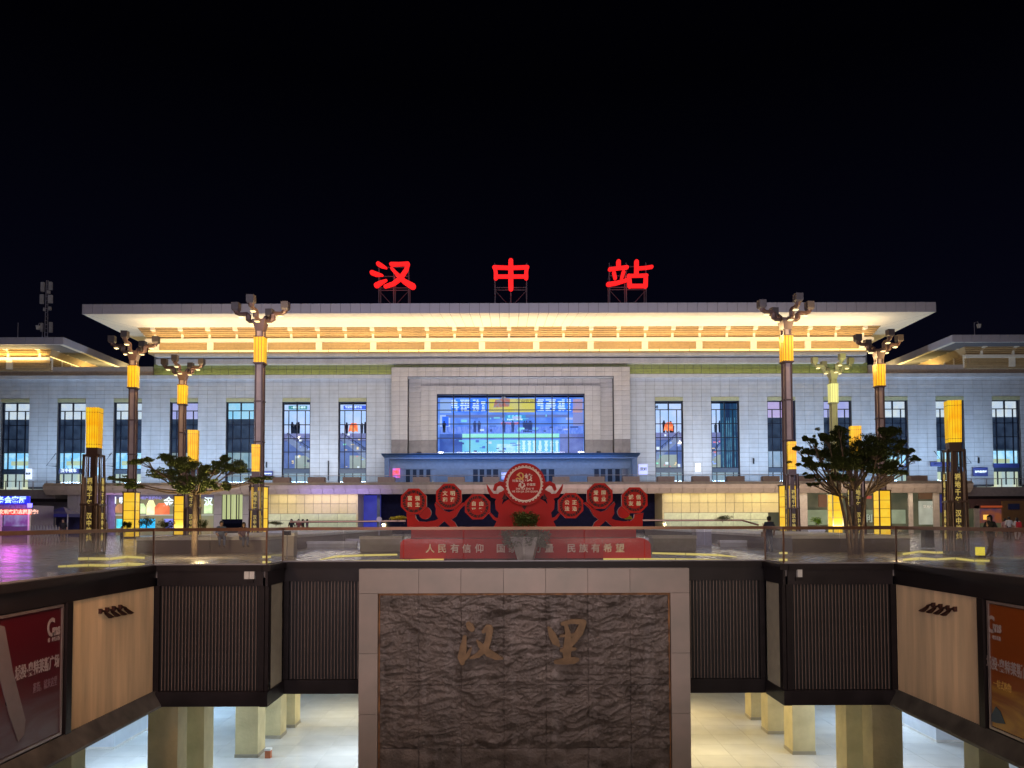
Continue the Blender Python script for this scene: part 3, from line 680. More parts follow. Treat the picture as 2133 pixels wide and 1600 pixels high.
area('assumed_band_light', (fx(-490), 104.35, zg0+.1), fx(-250)-fx(-740), 70, (1, 1, .45), (0, .75, 1), .08)  # grazing lights assumed along the green band; no fixtures built
area('assumed_band_light', (fx(490), 104.35, zg0+.1), fx(-250)-fx(-740), 70, (1, 1, .45), (0, .75, 1), .08)
area('assumed_band_light', (fx(0), 104.3, zg0+.75), fx(240)-fx(-240), 35, (1, 1, .45), (0, .75, 1), .08)
# speakers on the canopy roof
for nm, px in (('leftmost', 873), ('right', 1247)):
    x = XX(px, 100, 940); b = z2
    t_ = thing('floodlight', 'small black floodlight on the canopy roof, %s of the big lit window' % ('left' if px < 1000 else 'right'), 'floodlight', (x, 100, b), 'floodlights on the canopy roof')
    obj('housing', MB().taper(x, 100, b+.12, b+.42, .62, .4, .5, .35), M_black, t_); obj('bracket', MB().box(x-.3, x-.25, 99.9, 100.1, b, b+.3).box(x+.25, x+.3, 99.9, 100.1, b, b+.3), M_black, t_)
# awning stays beside lower windows
for px in (112, 228, 1892, 1950, 2008):
    x = XX(px, 104.4, 950); sgn = 1 if px < 1000 else -1
    obj('awning_stay', MB().tube([(x, 104.9, fz(942)), (x-.5*sgn, 103.6, fz(969)), (x+.5*sgn, 104.9, fz(970))], .05, 5), M_frame, station)
for px, py in ((150, 958), (684, 965), (555, 967), (1570, 962), (2039, 962)):
    x = XX(px, 104.8, py); obj('wall_lamp', MB().box(x-.06, x+.06, 104.7, 104.97, fz(py+6 if px != 684 else 1000), fz(py-6)), M_black, station)
for px, py, w_, h_, s_, c in ((62, 985, 12, 22, '售票', (.7, .8, 1)), (560, 986, 18, 11, '汉中站出口', None), (1339, 979, 18, 22, '须知', (.5, .55, .95)), (1453, 975, 10, 18, '', (.9, .93, 1)), (2040, 986, 30, 18, '自助售票厅', None), (146, 979, 40, 9, '汉中候车', None), (1867, 972, 34, 8, '严禁酒驾', None), (1962, 970, 50, 9, '', None), (2094, 973, 52, 9, '', None), (203, 980, 8, 16, '', (.35, .75, 1))):
    x = XX(px, 104.8, py); m_ = emit('sign_%d' % px, c, 1.2) if c else mat('sign_blue', (.05, .07, .28), .4)
    t_ = obj('wall_sign', MB().box(x-w_*S/2, x+w_*S/2, 104.5, 104.7, fz(py+h_/2), fz(py-h_/2)), m_, station)
    if s_: text(s_, (x, 104.45, fz(py)), w_*S/len(s_)*.85, E_wt if not c else M_navy, station, 'sign_text', .01, .01)
# facade wash: unseen area lights assumed over the podium deck, no fixtures built
for i in range(14):
    px = 40 + 2050*i/13
    if 800 < px < 1330: continue
    area('assumed_facade_wash', (XX(px, 97, 1000), 98.5, 7.2), 8, 600, (.52, .72, 1.0) if not 560 < px < 1560 else (.74, .84, 1), (0, 5.5, 7.5), .4, 150)
for px in (860, 1270): area('assumed_portal_wash', (XX(px, 97, 1000), 97.5, 11.6), 5, 220, (1, .92, .88), (0, 6, 7), .4, 150)  # unseen portal lights, likewise assumed, hang free before the canopy
area('assumed_portal_wash', (XC, 97.5, 11.6), 16, 380, (1, .92, .88), (0, 6, 9), .3, 130)
# unseen fill light added over the plaza to brighten roof and facade
area('facade_fill', (0, 30, 14), 60, 7500, (.76, .76, 1), (0, 1, .14), 6, 120)
# ================================================================== ROOF SIGN
M_neon = emit('neon_red', (1, .012, .012), 1.25)
def rsign(glyph, strokes, label, frame_px):
    Y = 100.0; c = W(frame_px[1], 632, Y); zb_ = c.z - .6
    t_ = thing('roof_sign_letter', label, 'neon sign', (c.x, Y, zb_), 'red letters of the roof sign')
    m_ = MB()
    for i, st in enumerate(strokes):
        pts = [(XX(x, Y, 590), ZX(y, Y), r_*.056) for x, y, r_ in st]
        stroke_mb(m_, pts, Y-.55+.012*i, Y-.1)
    fixed = m_.mesh('letter', ORG[t_.name]); fixnormals(fixed); obj('letter', fixed, M_neon, t_)
    point('sign_spill', (c.x, Y+.9, ZX(575, Y)), 90, (1, .03, .03), .4); point('sign_spill', (c.x, Y-1.5, ZX(600, Y)), 60, (1, .03, .03), .4)
    xs_ = [XX(p, Y, 620) for p in frame_px]; zt_ = ZX(548, Y)
    f = MB()
    for x in xs_: f.box(x-.07, x+.07, Y+.0, Y+.14, zb_, zt_); f.box(x-.07, x+.07, Y+1.4, Y+1.54, zb_, zt_-2.3); f.tube([(x, Y+.1, zt_-.4), (x, Y+1.5, zt_-2.4)], .04, 4)
    for zz in (ZX(599, Y), ZX(604, Y), ZX(575, Y), ZX(556, Y)): f.box(xs_[0], xs_[-1], Y+.02, Y+.12, zz-.05, zz+.05)
    M_sf = mat('sign_frame', (.07, .065, .075), .6); obj('support_frame', f, M_sf, t_)
    br = MB().tube([(xs_[0]+.1, Y+.2, ZX(606, Y)), (xs_[0]+1.5, Y+.2, ZX(630, Y))], .05, 4).tube([(xs_[-1]-.1, Y+.2, ZX(606, Y)), (xs_[-1]-1.5, Y+.2, ZX(630, Y))], .05, 4)
    obj('brace', br, M_sf, t_)
k = 340/2133
def Z6(pts): return [(760 + x*k, 530 + y*k, r_*k) for x, y, r_ in pts]
rsign('汉', [Z6([(180, 130, 30), (230, 160, 28), (285, 185, 12)]), Z6([(100, 245, 33), (160, 268, 32), (235, 280, 13)]), Z6([(160, 410, 38), (220, 375, 30), (285, 345, 14)]),
     Z6([(350, 135, 28), (450, 135, 26), (565, 130, 28)]), Z6([(565, 135, 30), (545, 210, 30), (470, 320, 34), (380, 390, 30), (275, 425, 26)]), Z6([(355, 190, 20), (420, 260, 26), (520, 360, 36), (630, 425, 46)])],
     'glowing red Chinese character for Han on a steel frame, leftmost of three above the roof', (789, 820, 851))
rsign('中', [Z6([(1700, 180, 26), (1712, 250, 28), (1712, 320, 30)]), Z6([(1690, 180, 26), (1900, 188, 25), (2125, 180, 26)]), Z6([(2115, 180, 30), (2108, 250, 28), (2108, 320, 30)]), Z6([(1710, 300, 24), (1900, 300, 25), (2110, 300, 24)]), Z6([(1908, 95, 34), (1908, 280, 38), (1908, 460, 34)])],
     'glowing red Chinese character for middle on a steel frame, between the other two roof letters', (1031, 1064, 1097))
k3 = 540/2133
def Z3(pts): return [(1060 + x*k3, 520 + y*k3, r_*k3) for x, y, r_ in pts]
rsign('站', [Z3([(900, 110, 20), (900, 155, 20)]), Z3([(828, 172, 16), (900, 163, 15), (970, 155, 16)]), Z3([(862, 200, 16), (872, 245, 15)]), Z3([(940, 195, 17), (925, 245, 14)]), Z3([(815, 295, 20), (880, 285, 18), (962, 262, 15)]),
     Z3([(1048, 110, 20), (1048, 165, 20), (1046, 212, 20)]), Z3([(1060, 165, 15), (1120, 160, 15), (1172, 152, 16)]), Z3([(985, 225, 18), (992, 310, 20)]), Z3([(985, 225, 16), (1060, 224, 15), (1130, 222, 16)]), Z3([(1125, 225, 18), (1120, 310, 20)]), Z3([(990, 308, 18), (1060, 308, 18), (1120, 308, 18)])],
     'glowing red Chinese character for station on a steel frame, rightmost of three above the roof', (1270, 1305, 1346))
# antennas on side roofs
def mast(px, Y, label):
    base = W(px, 702, Y); t_ = thing('antenna_mast', label, 'antenna', tuple(base)); f = MB()
    s = Y/1600
    for dx in (-3, 3): f.tube([(base.x+dx*s, Y, base.z-.5), (base.x+dx*.6*s, Y, base.z+120*s)], .07, 5)
    for i in range(14): f.box(base.x-3*s, base.x+3*s, Y-.03, Y+.03, base.z+i*8.5*s, base.z+i*8.5*s+.08)
    obj('pole', f, M_steel, t_)
    for dx, y0, h, w_ in ((-9, 106, 20, 6), (8, 108, 17, 6), (-10, 80, 20, 7), (8, 80, 17, 8), (-9, 20, 18, 4), (10, 20, 22, 6), (-4, 58, 7, 4), (7, 60, 8, 4), (4, 95, 6, 5)):
        obj('panel_antenna', MB().box(base.x+(dx-w_/2)*s, base.x+(dx+w_/2)*s, Y-.2, Y+.1, base.z+(y0-h/2)*s, base.z+(y0+h/2)*s), mat('antenna_grey', (.6, .6, .6), .5), t_)
    return t_
mast(96, 112, 'lattice mobile antenna mast with grey panels standing behind the left wing roof')
def pole_cam(px, Y, py0, py1, label, hook):
    b = W(px, py0, Y); t_ = thing('roof_pole', label, 'pole' if not hook else 'camera', tuple(b)); h = (py0-py1)*Y/1600
    pts = [(b.x, Y, b.z-.6), (b.x, Y, b.z+h)]
    if hook: pts += [(b.x+.45*hook, Y, b.z+h+.15), (b.x+.6*hook, Y, b.z+h-.2)]
    obj('pole', MB().tube(pts, .055, 5), M_steel, t_)
    if hook: obj('camera_dome', MB().taper(b.x+.6*hook, Y, b.z+h-.75, b.z+h-.2, .3, .3, .42, .42), M_white, t_)
pole_cam(37, 105, 702, 672, 'thin bare lightning rod on the far left wing roof', 0)
pole_cam(88, 104, 702, 675, 'dome camera on a hooked pole at the foot of the antenna mast', -1)
pole_cam(2030, 104, 693, 672, 'dome camera on a hooked pole above the right wing roof', 1)

# ================================================================== PODIUM
YP = 85.0; XPc = XX(1064, YP, 1020)
pod = thing('podium', 'long low podium with bulging beige fascia and shops in front of the station', 'podium', (XPc, YP, 0))
pz = lambda v: ZX(v, YP); pxx = lambda p: XX(p, YP, 1020)
M_fas = mat('podium_fascia', (.36, .31, .27), .45, var=.08)
M_cr = mat('cream_tile', (.60, .53, .28), .4, var=.06)
xL, xR = pxx(92), pxx(2025)
prof = [(YP+.0, pz(1004)), (YP-.35, pz(1010)), (YP-.25, pz(1018)), (YP+.25, pz(1028))]
n = int((xR-xL)/1.27)
fm = MB(); pw = (xR-xL)/n
for i in range(len(prof)-1):
    (ya, za), (yb_, zb_) = prof[i], prof[i+1]; fm.face([(-pw/2+.02, yb_-YP, zb_), (pw/2-.02, yb_-YP, zb_), (pw/2-.02, ya-YP, za), (-pw/2+.02, ya-YP, za)])
fm.face([(-pw/2+.02, prof[-1][0]-YP, prof[-1][1]), (-pw/2+.02, 1.5, prof[-1][1]), (pw/2-.02, 1.5, prof[-1][1]), (pw/2-.02, prof[-1][0]-YP, prof[-1][1])])
fmm = fm.mesh('fascia_panel'); fmm.materials.append(M_fas)
for i in range(n): piece('fascia_panel', fmm, (xL+pw*(i+.5), YP, 0), pod)
obj('deck', MB().box(xL, xR, YP+.05, YF+3, pz(1004)-.6, pz(1004)-.02).box(xL+.1, xR-.1, YP+.35, YP+2, pz(1027), pz(1004)-.6), M_fas, pod)
zl_ = ZX(1017, YP+2)
for a, b in ((XX(-200, 87, 1020), xL), (xR, XX(2350, 87, 1020))):
    obj('low_deck', MB().box(a, b, YP+2, YF+3, ZX(1036, YP+2), zl_), mat('low_fascia', (.22, .20, .21), .5), pod)
    obj('ceiling', MB().box(a, b, YP+2.2, YP+6, ZX(1042, YP+2), ZX(1036, YP+2)), M_dark, pod)
# glass rail on deck
rl = MB()
rl.tube([(xL+12, 87, ZX(990, 87)), (xR-6, 87, ZX(990, 87))], .04, 5)
obj('deck_rail', rl, M_steel, pod)
for i in range(54):
    a = xL+12+(xR-xL-18)*i/54; b = xL+12+(xR-xL-18)*(i+1)/54
    k_ = (round(b-a, 2), 'dk')
    if k_ not in GM: GM[k_] = boxmesh('rail_pane', b-a-.04, .02, ZX(991, 87)-pz(1004), M_glass)
    piece('rail_pane', GM[k_], ((a+b)/2, 87, (ZX(991, 87)+pz(1004))/2), pod)
for a, b in ((XX(-60, 89, 1010), xL), (xR, XX(2200, 89, 1010))):
    r_ = MB().tube([(a, 88, zl_+1.0), (b, 88, zl_+1.0)], .04, 5)
    for i in range(8): x = a+(b-a)*i/7; r_.box(x-.04, x+.04, 87.96, 88.04, zl_, zl_+1)
    obj('deck_rail', r_, M_steel, pod)
# planters on the deck
i = 0
for px in list(range(585, 1700, 73)) + [1771, 1845, 1915]:
    if 1041 < px < 1140 and False: continue
    x = XX(px, 86, 1000); top = ZX(994 if px not in () else 994, 86); hw = 17.5*86/1600
    o = obj('deck_planter', MB().box(x-hw, x+hw, 86.0, 86.9, pz(1004)+.0, ZX(993, 86)), M_brownb if 'M_brownb' in globals() else mat('planter_brown', (.26, .18, .14), .5))
    side = 'left' if px < 1064 else 'right'; nth = int(abs(px-1064)/73)+1
    words = ('first', 'second', 'third', 'fourth', 'fifth', 'sixth', 'seventh', 'eighth', 'ninth', 'tenth', 'eleventh', 'twelfth')
    tag(o, 'flat brown planter box on the podium edge, %s to the %s of the red disc' % (words[nth-1], side), 'planter', 'brown planter boxes along the podium edge')
# ground floor shops
fz0 = 0.0
zt = pz(1028)
def shop(p0, p1, m_, name, yy=YP+1.5, y0=1028, y1=None, d=.2, par=pod):
    z0_ = 0 if y1 is None else ZX(y1, yy)
    return obj(name, MB().box(XX(p0, yy, 1060), XX(p1, yy, 1060), yy, yy+d, z0_, ZX(y0, yy)+ (.3 if y0 == 1028 else 0)), m_, par)
def cwall(p0, p1, nx, nz, y0, y1, m_, yy=YP+1.4):
    shop(p0, p1, M_joint, 'wall', yy+.08, y0, y1)
    x0_, x1_ = XX(p0, yy, 1060), XX(p1, yy, 1060); z1_, z0_ = ZX(y0, yy), (0 if y1 is None else ZX(y1, yy))
    for i in range(nx):
        for j in range(nz):
            a = x0_+(x1_-x0_)*i/nx; b = x0_+(x1_-x0_)*(i+1)/nx; c = z0_+(z1_-z0_)*j/nz; e_ = z0_+(z1_-z0_)*(j+1)/nz
            pan(a+.02, b-.02, c+.02, e_-.02, yy, m_, pod, 'wall_panel', .07)
cwall(545, 742, 11, 2, 1028, 1069, M_cr); cwall(1383, 1640, 14, 2, 1028, 1069, M_cr)
M_glow = mat('green_white_wall', (.55, .62, .42), .5)
cwall(545, 742, 5, 3, 1069, None, M_glow); cwall(1383, 1600, 6, 3, 1069, None, M_glow)
shop(742, 1383, mat('navy_recess', (.012, .012, .03), .8, var=.3, spec=.03), 'dark_opening', YP+6)
shop(785, 792, M_navy, 'column', YP+3)
obj('blue_screen', MB().box(XX(748, YP+5, 1050), XX(793, YP+5, 1050), YP+5, YP+5.2, 0.2, zt), emit('blue_wall_light', (.03, .04, .42), .8, (.02, .025, .25), .4), pod)
shop(742, 745, M_cr, 'jamb', YP+1.4, d=4.5); shop(1380, 1383, M_cr, 'jamb', YP+1.4, d=4.5)
# left shops 140-545
shop(-250, 140, mat('dusk_wall', (.16, .15, .2), .6), 'wall', YP+6, 1036)
cwall(140, 222, 4, 2, 1028, None, mat('stone_pier', (.28, .27, .27), .5, var=.06))
shop(222, 240, mat('lilac_wall', (.35, .30, .5), .5), 'wall', YP+2.5)
area('lilac_light', (XX(232, YP, 1060), YP-.5, 4.3), 3, 60, (.55, .3, 1), (0, .8, -1), .5)  # lilac light assumed over this wall; no fixture built
shop(240, 445, E('shop_warm', (.30, .32, .20), .6, (.42, .30, .14), .5), 'shop_wall', YP+4)
shop(240, 445, E('shop_sign_strip', (.10, .09, .14), .8), 'shop_fascia', YP+1.6, 1028, 1037)
for (p0, p1, y0, y1, c, s_) in ((285, 302, 1047, 1068, (.55, .75, .35), 1.1), (305, 322, 1040, 1070, (.9, .88, .4), 1.1), (322, 352, 1046, 1070, (.75, .16, .06), 1.0), (425, 441, 1042, 1068, (.5, .65, .35), 1.0), (268, 283, 1045, 1068, (.35, .42, .2), .8), (240, 262, 1048, 1066, (.6, .3, .12), .6)):
    m_ = MB(); yy = YP+2.2; xa, xb = XX(p0, yy, 1060), XX(p1, yy, 1060); za, zb_ = ZX(y1, yy), ZX(y0, yy); zc = zb_ - (zb_-za)*.35
    m_.prism([(xa, za), (xb, za), (xb, zc), (xa+(xb-xa)*.72, zb_), (xa+(xb-xa)*.28, zb_), (xa, zc)], yy, yy+.2)
    obj('lit_house_poster', m_, emit('poster_%d' % p0, c, s_, tuple(min(1, q*1.6) for q in c), 1.3), pod)
text('金汉', (XX(362, YP+1.4, 1045), YP+1.4, ZX(1045, YP+1.4)), 1.15, E_wt, pod, 'shop_letters', .03, .02)
text('汉', (XX(434, YP+1.4, 1045), YP+1.4, ZX(1044, YP+1.4)), 1.0, E_wt, pod, 'shop_letters', .03, .02)
text('丨嗨', (XX(248, YP+1.4, 1041), YP+1.4, ZX(1041, YP+1.4)), .8, E_wt, pod, 'shop_letters', .03, .02)
text('汉中特产直销中心', (XX(308, YP+1.4, 1036), YP+1.5, ZX(1036, YP+1.4)), .38, emit('faint_lilac', (.3, .28, .7), .8), pod, 'shop_letters', .02, .01)
shop(240, 445, E('counter_light2', (.55, .58, .5), .7), 'counter_strip', YP+1.8, 1070, 1072)
for p0, p1, c in ((243, 261, (.1, .75, .85)), (288, 322, (.03, .55, 1)), (342, 370, (.22, .25, .85))):
    shop(p0, p1, emit('screen_%d' % p0, c, 1.2, tuple(q*.5 for q in c), 1.0), 'screen', YP+2, 1079, 1098)
cwall(445, 462, 1, 2, 1028, None, MATS['stone_pier']); cwall(505, 545, 2, 2, 1028, None, MATS['stone_pier'])
shop(462, 505, E('curtain_lit', (.50, .58, .25), .75, (.62, .68, .36), 2.2, (3, 1, .1)), 'lit_window', YP+2.5, 1028, 1080)
for px in (471, 480, 492, 497): shop(px-.5, px+.5, M_dark, 'mullion', YP+2.3, 1028, 1080)
# right side shops
M_beige = mat('beige_pier', (.42, .36, .32), .45)
shop(1600, 2100, E('shop_dim', (.045, .05, .03), .8, (.10, .09, .05), .5), 'shop_wall', YP+4.5)
for p0, p1 in ((1625, 1632), (1660, 1682), (1893, 1902), (1945, 1957), (1840, 1846)): shop(p0, p1, M_beige, 'pier', YP+1.6)
cwall(1600, 1625, 2, 2, 1028, 1069, M_cr)
for (p0, p1, y0, y1, c) in ((1683, 1738, 1064, 1095, (.20, .25, .15)), (1848, 1886, 1064, 1093, (.25, .30, .20)), (1855, 1882, 1073, 1093, (.22, .28, .42)), (1683, 1716, 1070, 1094, (.42, .52, .45)), (1915, 1952, 1046, 1095, (.42, .44, .36)), (1706, 1728, 1032, 1058, (.14, .06, .03)), (1795, 1830, 1064, 1076, (.16, .20, .13)), (1806, 1816, 1035, 1041, (.35, .06, .04)), (1915, 1950, 1028, 1042, (.12, .06, .03)), (1960, 1975, 1032, 1070, (.03, .03, .15))):
    shop(p0, p1, emit('panel_%d_%d' % (p0, y0), c, .8, tuple(q*.7 for q in c), .8), 'shop_panel', YP+3.2-(y1-y0)*.01-(p0 % 7)*.05, y0, y1)
text('利店', (XX(1818, YP+1.8, 1083), YP+1.8, ZX(1083, YP+1.8)), .95, emit('shop_letter_grey', (.3, .36, .3), .8), pod, 'shop_letters', .03, .02)
text('SUSN', (XX(1933, YP+2.0, 1058), YP+2.0, ZX(1058, YP+2.0)), .45, M_white, pod, 'shop_letters', .01)
shop(2020, 2330, mat('dark_red_wall', (.10, .055, .05), .5), 'wall', YP+1.9, 1042, 1062); shop(2040, 2088, emit('store_front', (.02, .025, .07), .9, (.22, .06, .02), .7), 'store_front', YP+2.0, 1062, 1092)
shop(2030, 2040, M_beige, 'pier', YP+1.9, 1056); shop(2088, 2350, mat('brown_front', (.20, .11, .05), .5), 'wall', YP+1.7, 1046); shop(2102, 2124, mat('sign_navy2', (.03, .04, .12), .4), 'shop_sign', YP+1.5, 1052, 1064)
shop(2050, 2060, emit('orange_lamp', (1, .5, .08), 1.2), 'lit_display', YP+1.8, 1075, 1085); shop(2045, 2088, emit('awning_red', (.35, .06, .02), .8), 'awning', YP+1.5, 1056, 1060)
for i in range(9): area('forecourt_fill', (XX(300+190*i, 82, 1060), YP-.3, zt-.1), 12, 210, (1, .90, .74) if i > 1 else (.85, .8, 1), (0, -.75, -1), .4)  # unseen lights added under the fascia to brighten the paving
# podium lights (tile and shop lights assumed under the fascia, no fixtures built)
for px in (590, 660, 720): area('assumed_tile_light', (XX(px, YP, 1040), YP+.4, zt-.15), 3, 24, (1, .80, .40), (0, .6, -1), .3)
for px in (1420, 1490, 1570, 1610): area('assumed_tile_light', (XX(px, YP, 1040), YP+.4, zt-.15), 3, 22, (1, .86, .42), (0, .6, -1), .3)
for px in (1700, 1790, 1880, 1935): area('assumed_shop_light', (XX(px, YP, 1040), YP+.6, zt-.15), 3, 30, (1, .9, .65), (0, .3, -1), .3)
for px in (650, 740): area('violet_light', (XX(px, 82, 1040), 82.5, 1.0), 3, 110, (.35, .28, 1), (0, .55, 1), .4, 100)  # violet lights assumed low in front of the tiles; no fixtures built
area('fascia_fill', (XX(1150, 80, 1040), 78, .8), 22, 420, (1, .62, .55), (0, .8, .6), .5, 130)  # unseen fill lights added low in front to brighten the fascia
area('fascia_fill', (XX(1720, 80, 1040), 78, .8), 30, 800, (1, .72, .50), (0, .8, .6), .5, 130)
area('fascia_fill', (XX(400, 80, 1040), 78, .8), 26, 380, (.9, .75, .75), (0, .8, .6), .5, 130)
# ================================================================== GROUND AND PIT
Y0, YC = 25.0, 26.8
xl, xr = W(320, 1183, Y0).x, W(1867, 1183, Y0).x
rl_, rr_ = W(556, 1183, Y0).x, W(1632, 1183, Y0).x       # returns of the recess
PN = 1.6; ZB, ZT1, ZL = -4.44, -.58, -3.97; ZF = -8.0; SL = .32
def WX(px, py, X):
    d = RM @ Vector(((px - PPX) / F, -(py - PPY) / F, -1.0)); return Vector((0, 0, EYE)) + d*(X/d.x)
gmb = MB()
for (a, b, c, d) in ((-500, xl, -80, Y0), (xr, 500, -80, Y0), (-500, rl_, Y0, YC), (rr_, 500, Y0, YC), (-500, 500, YC, 600), (xl, xr, -80, PN)):
    gmb.box(a, b, c, d, -SL, 0)
tag(obj('plaza_pavement', gmb, M_plaza), kind='structure', label='dark polished granite plaza around the sunken court')
# proud paving slabs that can be told apart, nearest the railing
pm_ = boxmesh('paving_slab', 1.17, .57, .008, M_plaza)
bfl = tag(obj('basement_floor', MB().box(-60, 60, -10, 80, ZF-.3, ZF-.006), mat('tile_grout', (.30, .29, .27), .5)), kind='structure')
TS = 1.5; tm_ = boxmesh('floor_tile', TS-.012, TS-.012, .03, M_hall); rest = MB()
for i in range(-20, 20):
    for j in range(-3, 32):
        x, y = TS*(i+.5), TS*(j+.5)
        if 27 < y < 45 and 6.5 < abs(x) < 25: piece('floor_tile', tm_, (x, y, ZF-.0145+random.uniform(-.0006, .0006)), bfl)
        else: rest.box(x-TS/2+.006, x+TS/2-.006, y-TS/2+.006, y+TS/2-.006, ZF-.03, ZF)
tag(obj('floor_tiles_beyond', rest, M_hall, bfl), kind='stuff')
tag(obj('basement_ceiling', MB().box(-60, xl-.05, -10, 80, ZB+.1, ZB+.4).box(xr+.05, 60, -10, 80, ZB+.1, ZB+.4).box(xl-.05, xr+.05, YC+.3, 80, ZB+.1, ZB+.4).box(xl-.05, xr+.05, -10, PN-.2, ZB+.1, ZB+.4), M_white), kind='structure')
tag(obj('basement_wall', MB().box(-60, 60, 58, 58.4, ZF, ZB+.2).box(-60, -59.6, -10, 58, ZF, ZB+.2).box(59.6, 60, -10, 58, ZF, ZB+.2).box(-60, 60, -10, -9.6, ZF, ZB+.2), M_white), kind='structure')
court = thing('court_cladding', 'dark cladding with vertical slats and fluted cream panels around the sunken court', 'cladding', (0, Y0, 0))
lip = .09
def edge_run(p, q, nrm, tag_):
    """dark lip, upper fascia and lower beam along p->q, nrm points into the court"""
    (xa, ya), (xb, yb_) = p, q; nx_, ny_ = nrm
    def slab(o0, o1, z0, z1, m_, nm):
        xs_ = sorted((xa+nx_*o0, xa+nx_*o1, xb+nx_*o0, xb+nx_*o1)); ys_ = sorted((ya+ny_*o0, ya+ny_*o1, yb_+ny_*o0, yb_+ny_*o1))
        obj(nm, MB().box(xs_[0], xs_[-1], ys_[0], ys_[-1], z0, z1), m_, court)
    slab(-.12, .16, -.11, lip, M_dark, 'coping'); slab(-.0, .08, ZT1, -.115, M_beam, 'upper_fascia')
    slab(-.15, .10, ZB, ZL, M_beam, 'lower_beam')
edge_run((xl, PN), (xl, Y0), (1, 0), 'l'); edge_run((xr, PN), (xr, Y0), (-1, 0), 'r')
edge_run((xl+.16, Y0), (rl_-.1, Y0), (0, -1), 'fl'); edge_run((rr_+.1, Y0), (xr-.16, Y0), (0, -1), 'fr')
edge_run((rl_, Y0-.16), (rl_, YC-.16), (1, 0), 'rl'); edge_run((rr_, Y0-.16), (rr_, YC-.16), (-1, 0), 'rr')
edge_run((rl_, YC), (rr_, YC), (0, -1), 'c')
# sloping soffit sheet under the lower beam along both long sides
for sg, X in ((1, xl), (-1, xr)):
    m_ = MB(); m_.box(X-.3*sg, X+.35*sg, PN, Y0, ZB-.02, ZB+.06); m_.face([(X+.35*sg, PN, ZB+.05), (X+.35*sg, Y0, ZB+.05), (X+.1*sg, Y0, ZL+.02), (X+.1*sg, PN, ZL+.02)])
    obj('sill', m_, mat('grimy_sill', (.12, .11, .10), .5, var=.5, scale=1.5), court)
# slatted screens
slm = boxmesh('slat', .02, .035, ZT1-ZL-.02, M_slat)
def screen(xa, xb, Y, n, lab):
    obj('screen_backing', MB().box(xa, xb, Y+.1, Y+.16, ZL, ZT1), M_black, court)
    for x in (xa+.1, xb-.1): obj('screen_frame', MB().box(x-.09, x+.09, Y-.02, Y+.09, ZL, ZT1), M_dark, court)
    for i in range(n): piece('slat', slm, (xa+.28+(xb-xa-.56)*i/(n-1), Y+.04, (ZT1+ZL)/2), court)
screen(xl+.02, rl_-.06, Y0, 29, 'l'); screen(rr_+.06, xr-.02, Y0, 28, 'r')
sxl, sxr = W(747, 1300, YC).x, W(1437, 1300, YC).x
screen(rl_+.02, sxl+.25, YC, 21, 'cl'); screen(sxr-.25, rr_-.02, YC, 21, 'cr')
for X, sg in ((rl_, 1), (rr_, -1)): obj('return_panel', MB().box(X-.02*sg, X+.05*sg, Y0+.3, YC-.25, ZL, ZT1), mat('return_beige', (.55, .50, .38), .5, var=.1), court)
for X, sg in ((rl_, 1), (rr_, -1)): obj('corner_post', MB().box(X-.05*sg, X+.06*sg, Y0-.0, Y0+.3, ZL, ZT1), M_dark, court)
# fluted cream side walls, divider posts
M_flute = mat('fluted_cream', (.66, .48, .29), .5, var=.22, scale=1.0, stretch=(1, 2.5, .22))
yd0, yd1 = WX(143, 1300, xl).y, WX(134, 1300, xl).y
ydr0, ydr1 = WX(2044, 1300, xr).y, WX(2054, 1300, xr).y
for X, sg, ya in ((xl, 1, yd0), (xr, -1, ydr0)):
    npan = 4; L_ = (Y0-.02-ya)/npan
    for k_ in range(npan):
        m_ = MB(); y0_ = ya + L_*k_; nf = 11
        m_.box(X-.05*sg, X-.025*sg, y0_+.004, y0_+L_-.004, ZL, ZT1)
        for i in range(nf):
            a = y0_+.006+(L_-.012)*i/nf; b = y0_+.006+(L_-.012)*(i+1)/nf; c = (a+b)/2
            m_.face([(X-.02*sg, a, ZL), (X+.05*sg, c, ZL), (X+.05*sg, c, ZT1), (X-.02*sg, a, ZT1)]); m_.face([(X+.05*sg, c, ZL), (X-.02*sg, b, ZL), (X-.02*sg, b, ZT1), (X+.05*sg, c, ZT1)])
        obj('fluted_panel', m_, M_flute, court)
    for yy in ((ya-.13), (ya-4.6)):
        obj('post', MB().box(X-.05*sg, X+.12*sg, yy-.13, yy+.12, ZL, ZT1), M_dark, court)
    obj('wall', MB().box(X-.12*sg, X-.06*sg, PN, Y0, ZL, ZT1), M_dark, court)
# posters
def prismx(pts, x0, x1):
    m_ = MB(); m_.prism(pts, x0, x1); m_.v = [(b, a, c) for a, b, c in m_.v]; return m_
def poster(X, sg, y_far, bgm, label, cat_, strokes_):
    ya, yb_ = y_far-.02, y_far-4.3
    t_ = thing('poster', label, 'poster', (X+.03*sg, (ya+yb_)/2, ZL))
    obj('sheet', MB().box(X+.0*sg, X+.04*sg, yb_+.08, ya-.08, ZL+.12, ZT1-.12), bgm, t_)
    fr_ = MB(); 
    for a, b, c, d in ((yb_, yb_+.07, ZL+.04, ZT1-.03), (ya-.07, ya, ZL+.04, ZT1-.03), (yb_+.07, ya-.07, ZL+.04, ZL+.11), (yb_+.07, ya-.07, ZT1-.1, ZT1-.03)): fr_.box(X, X+.07*sg, a, b, c, d)
    obj('frame', fr_, mat('poster_frame', (.35, .28, .28), .35, metal=.5), t_)
    return t_
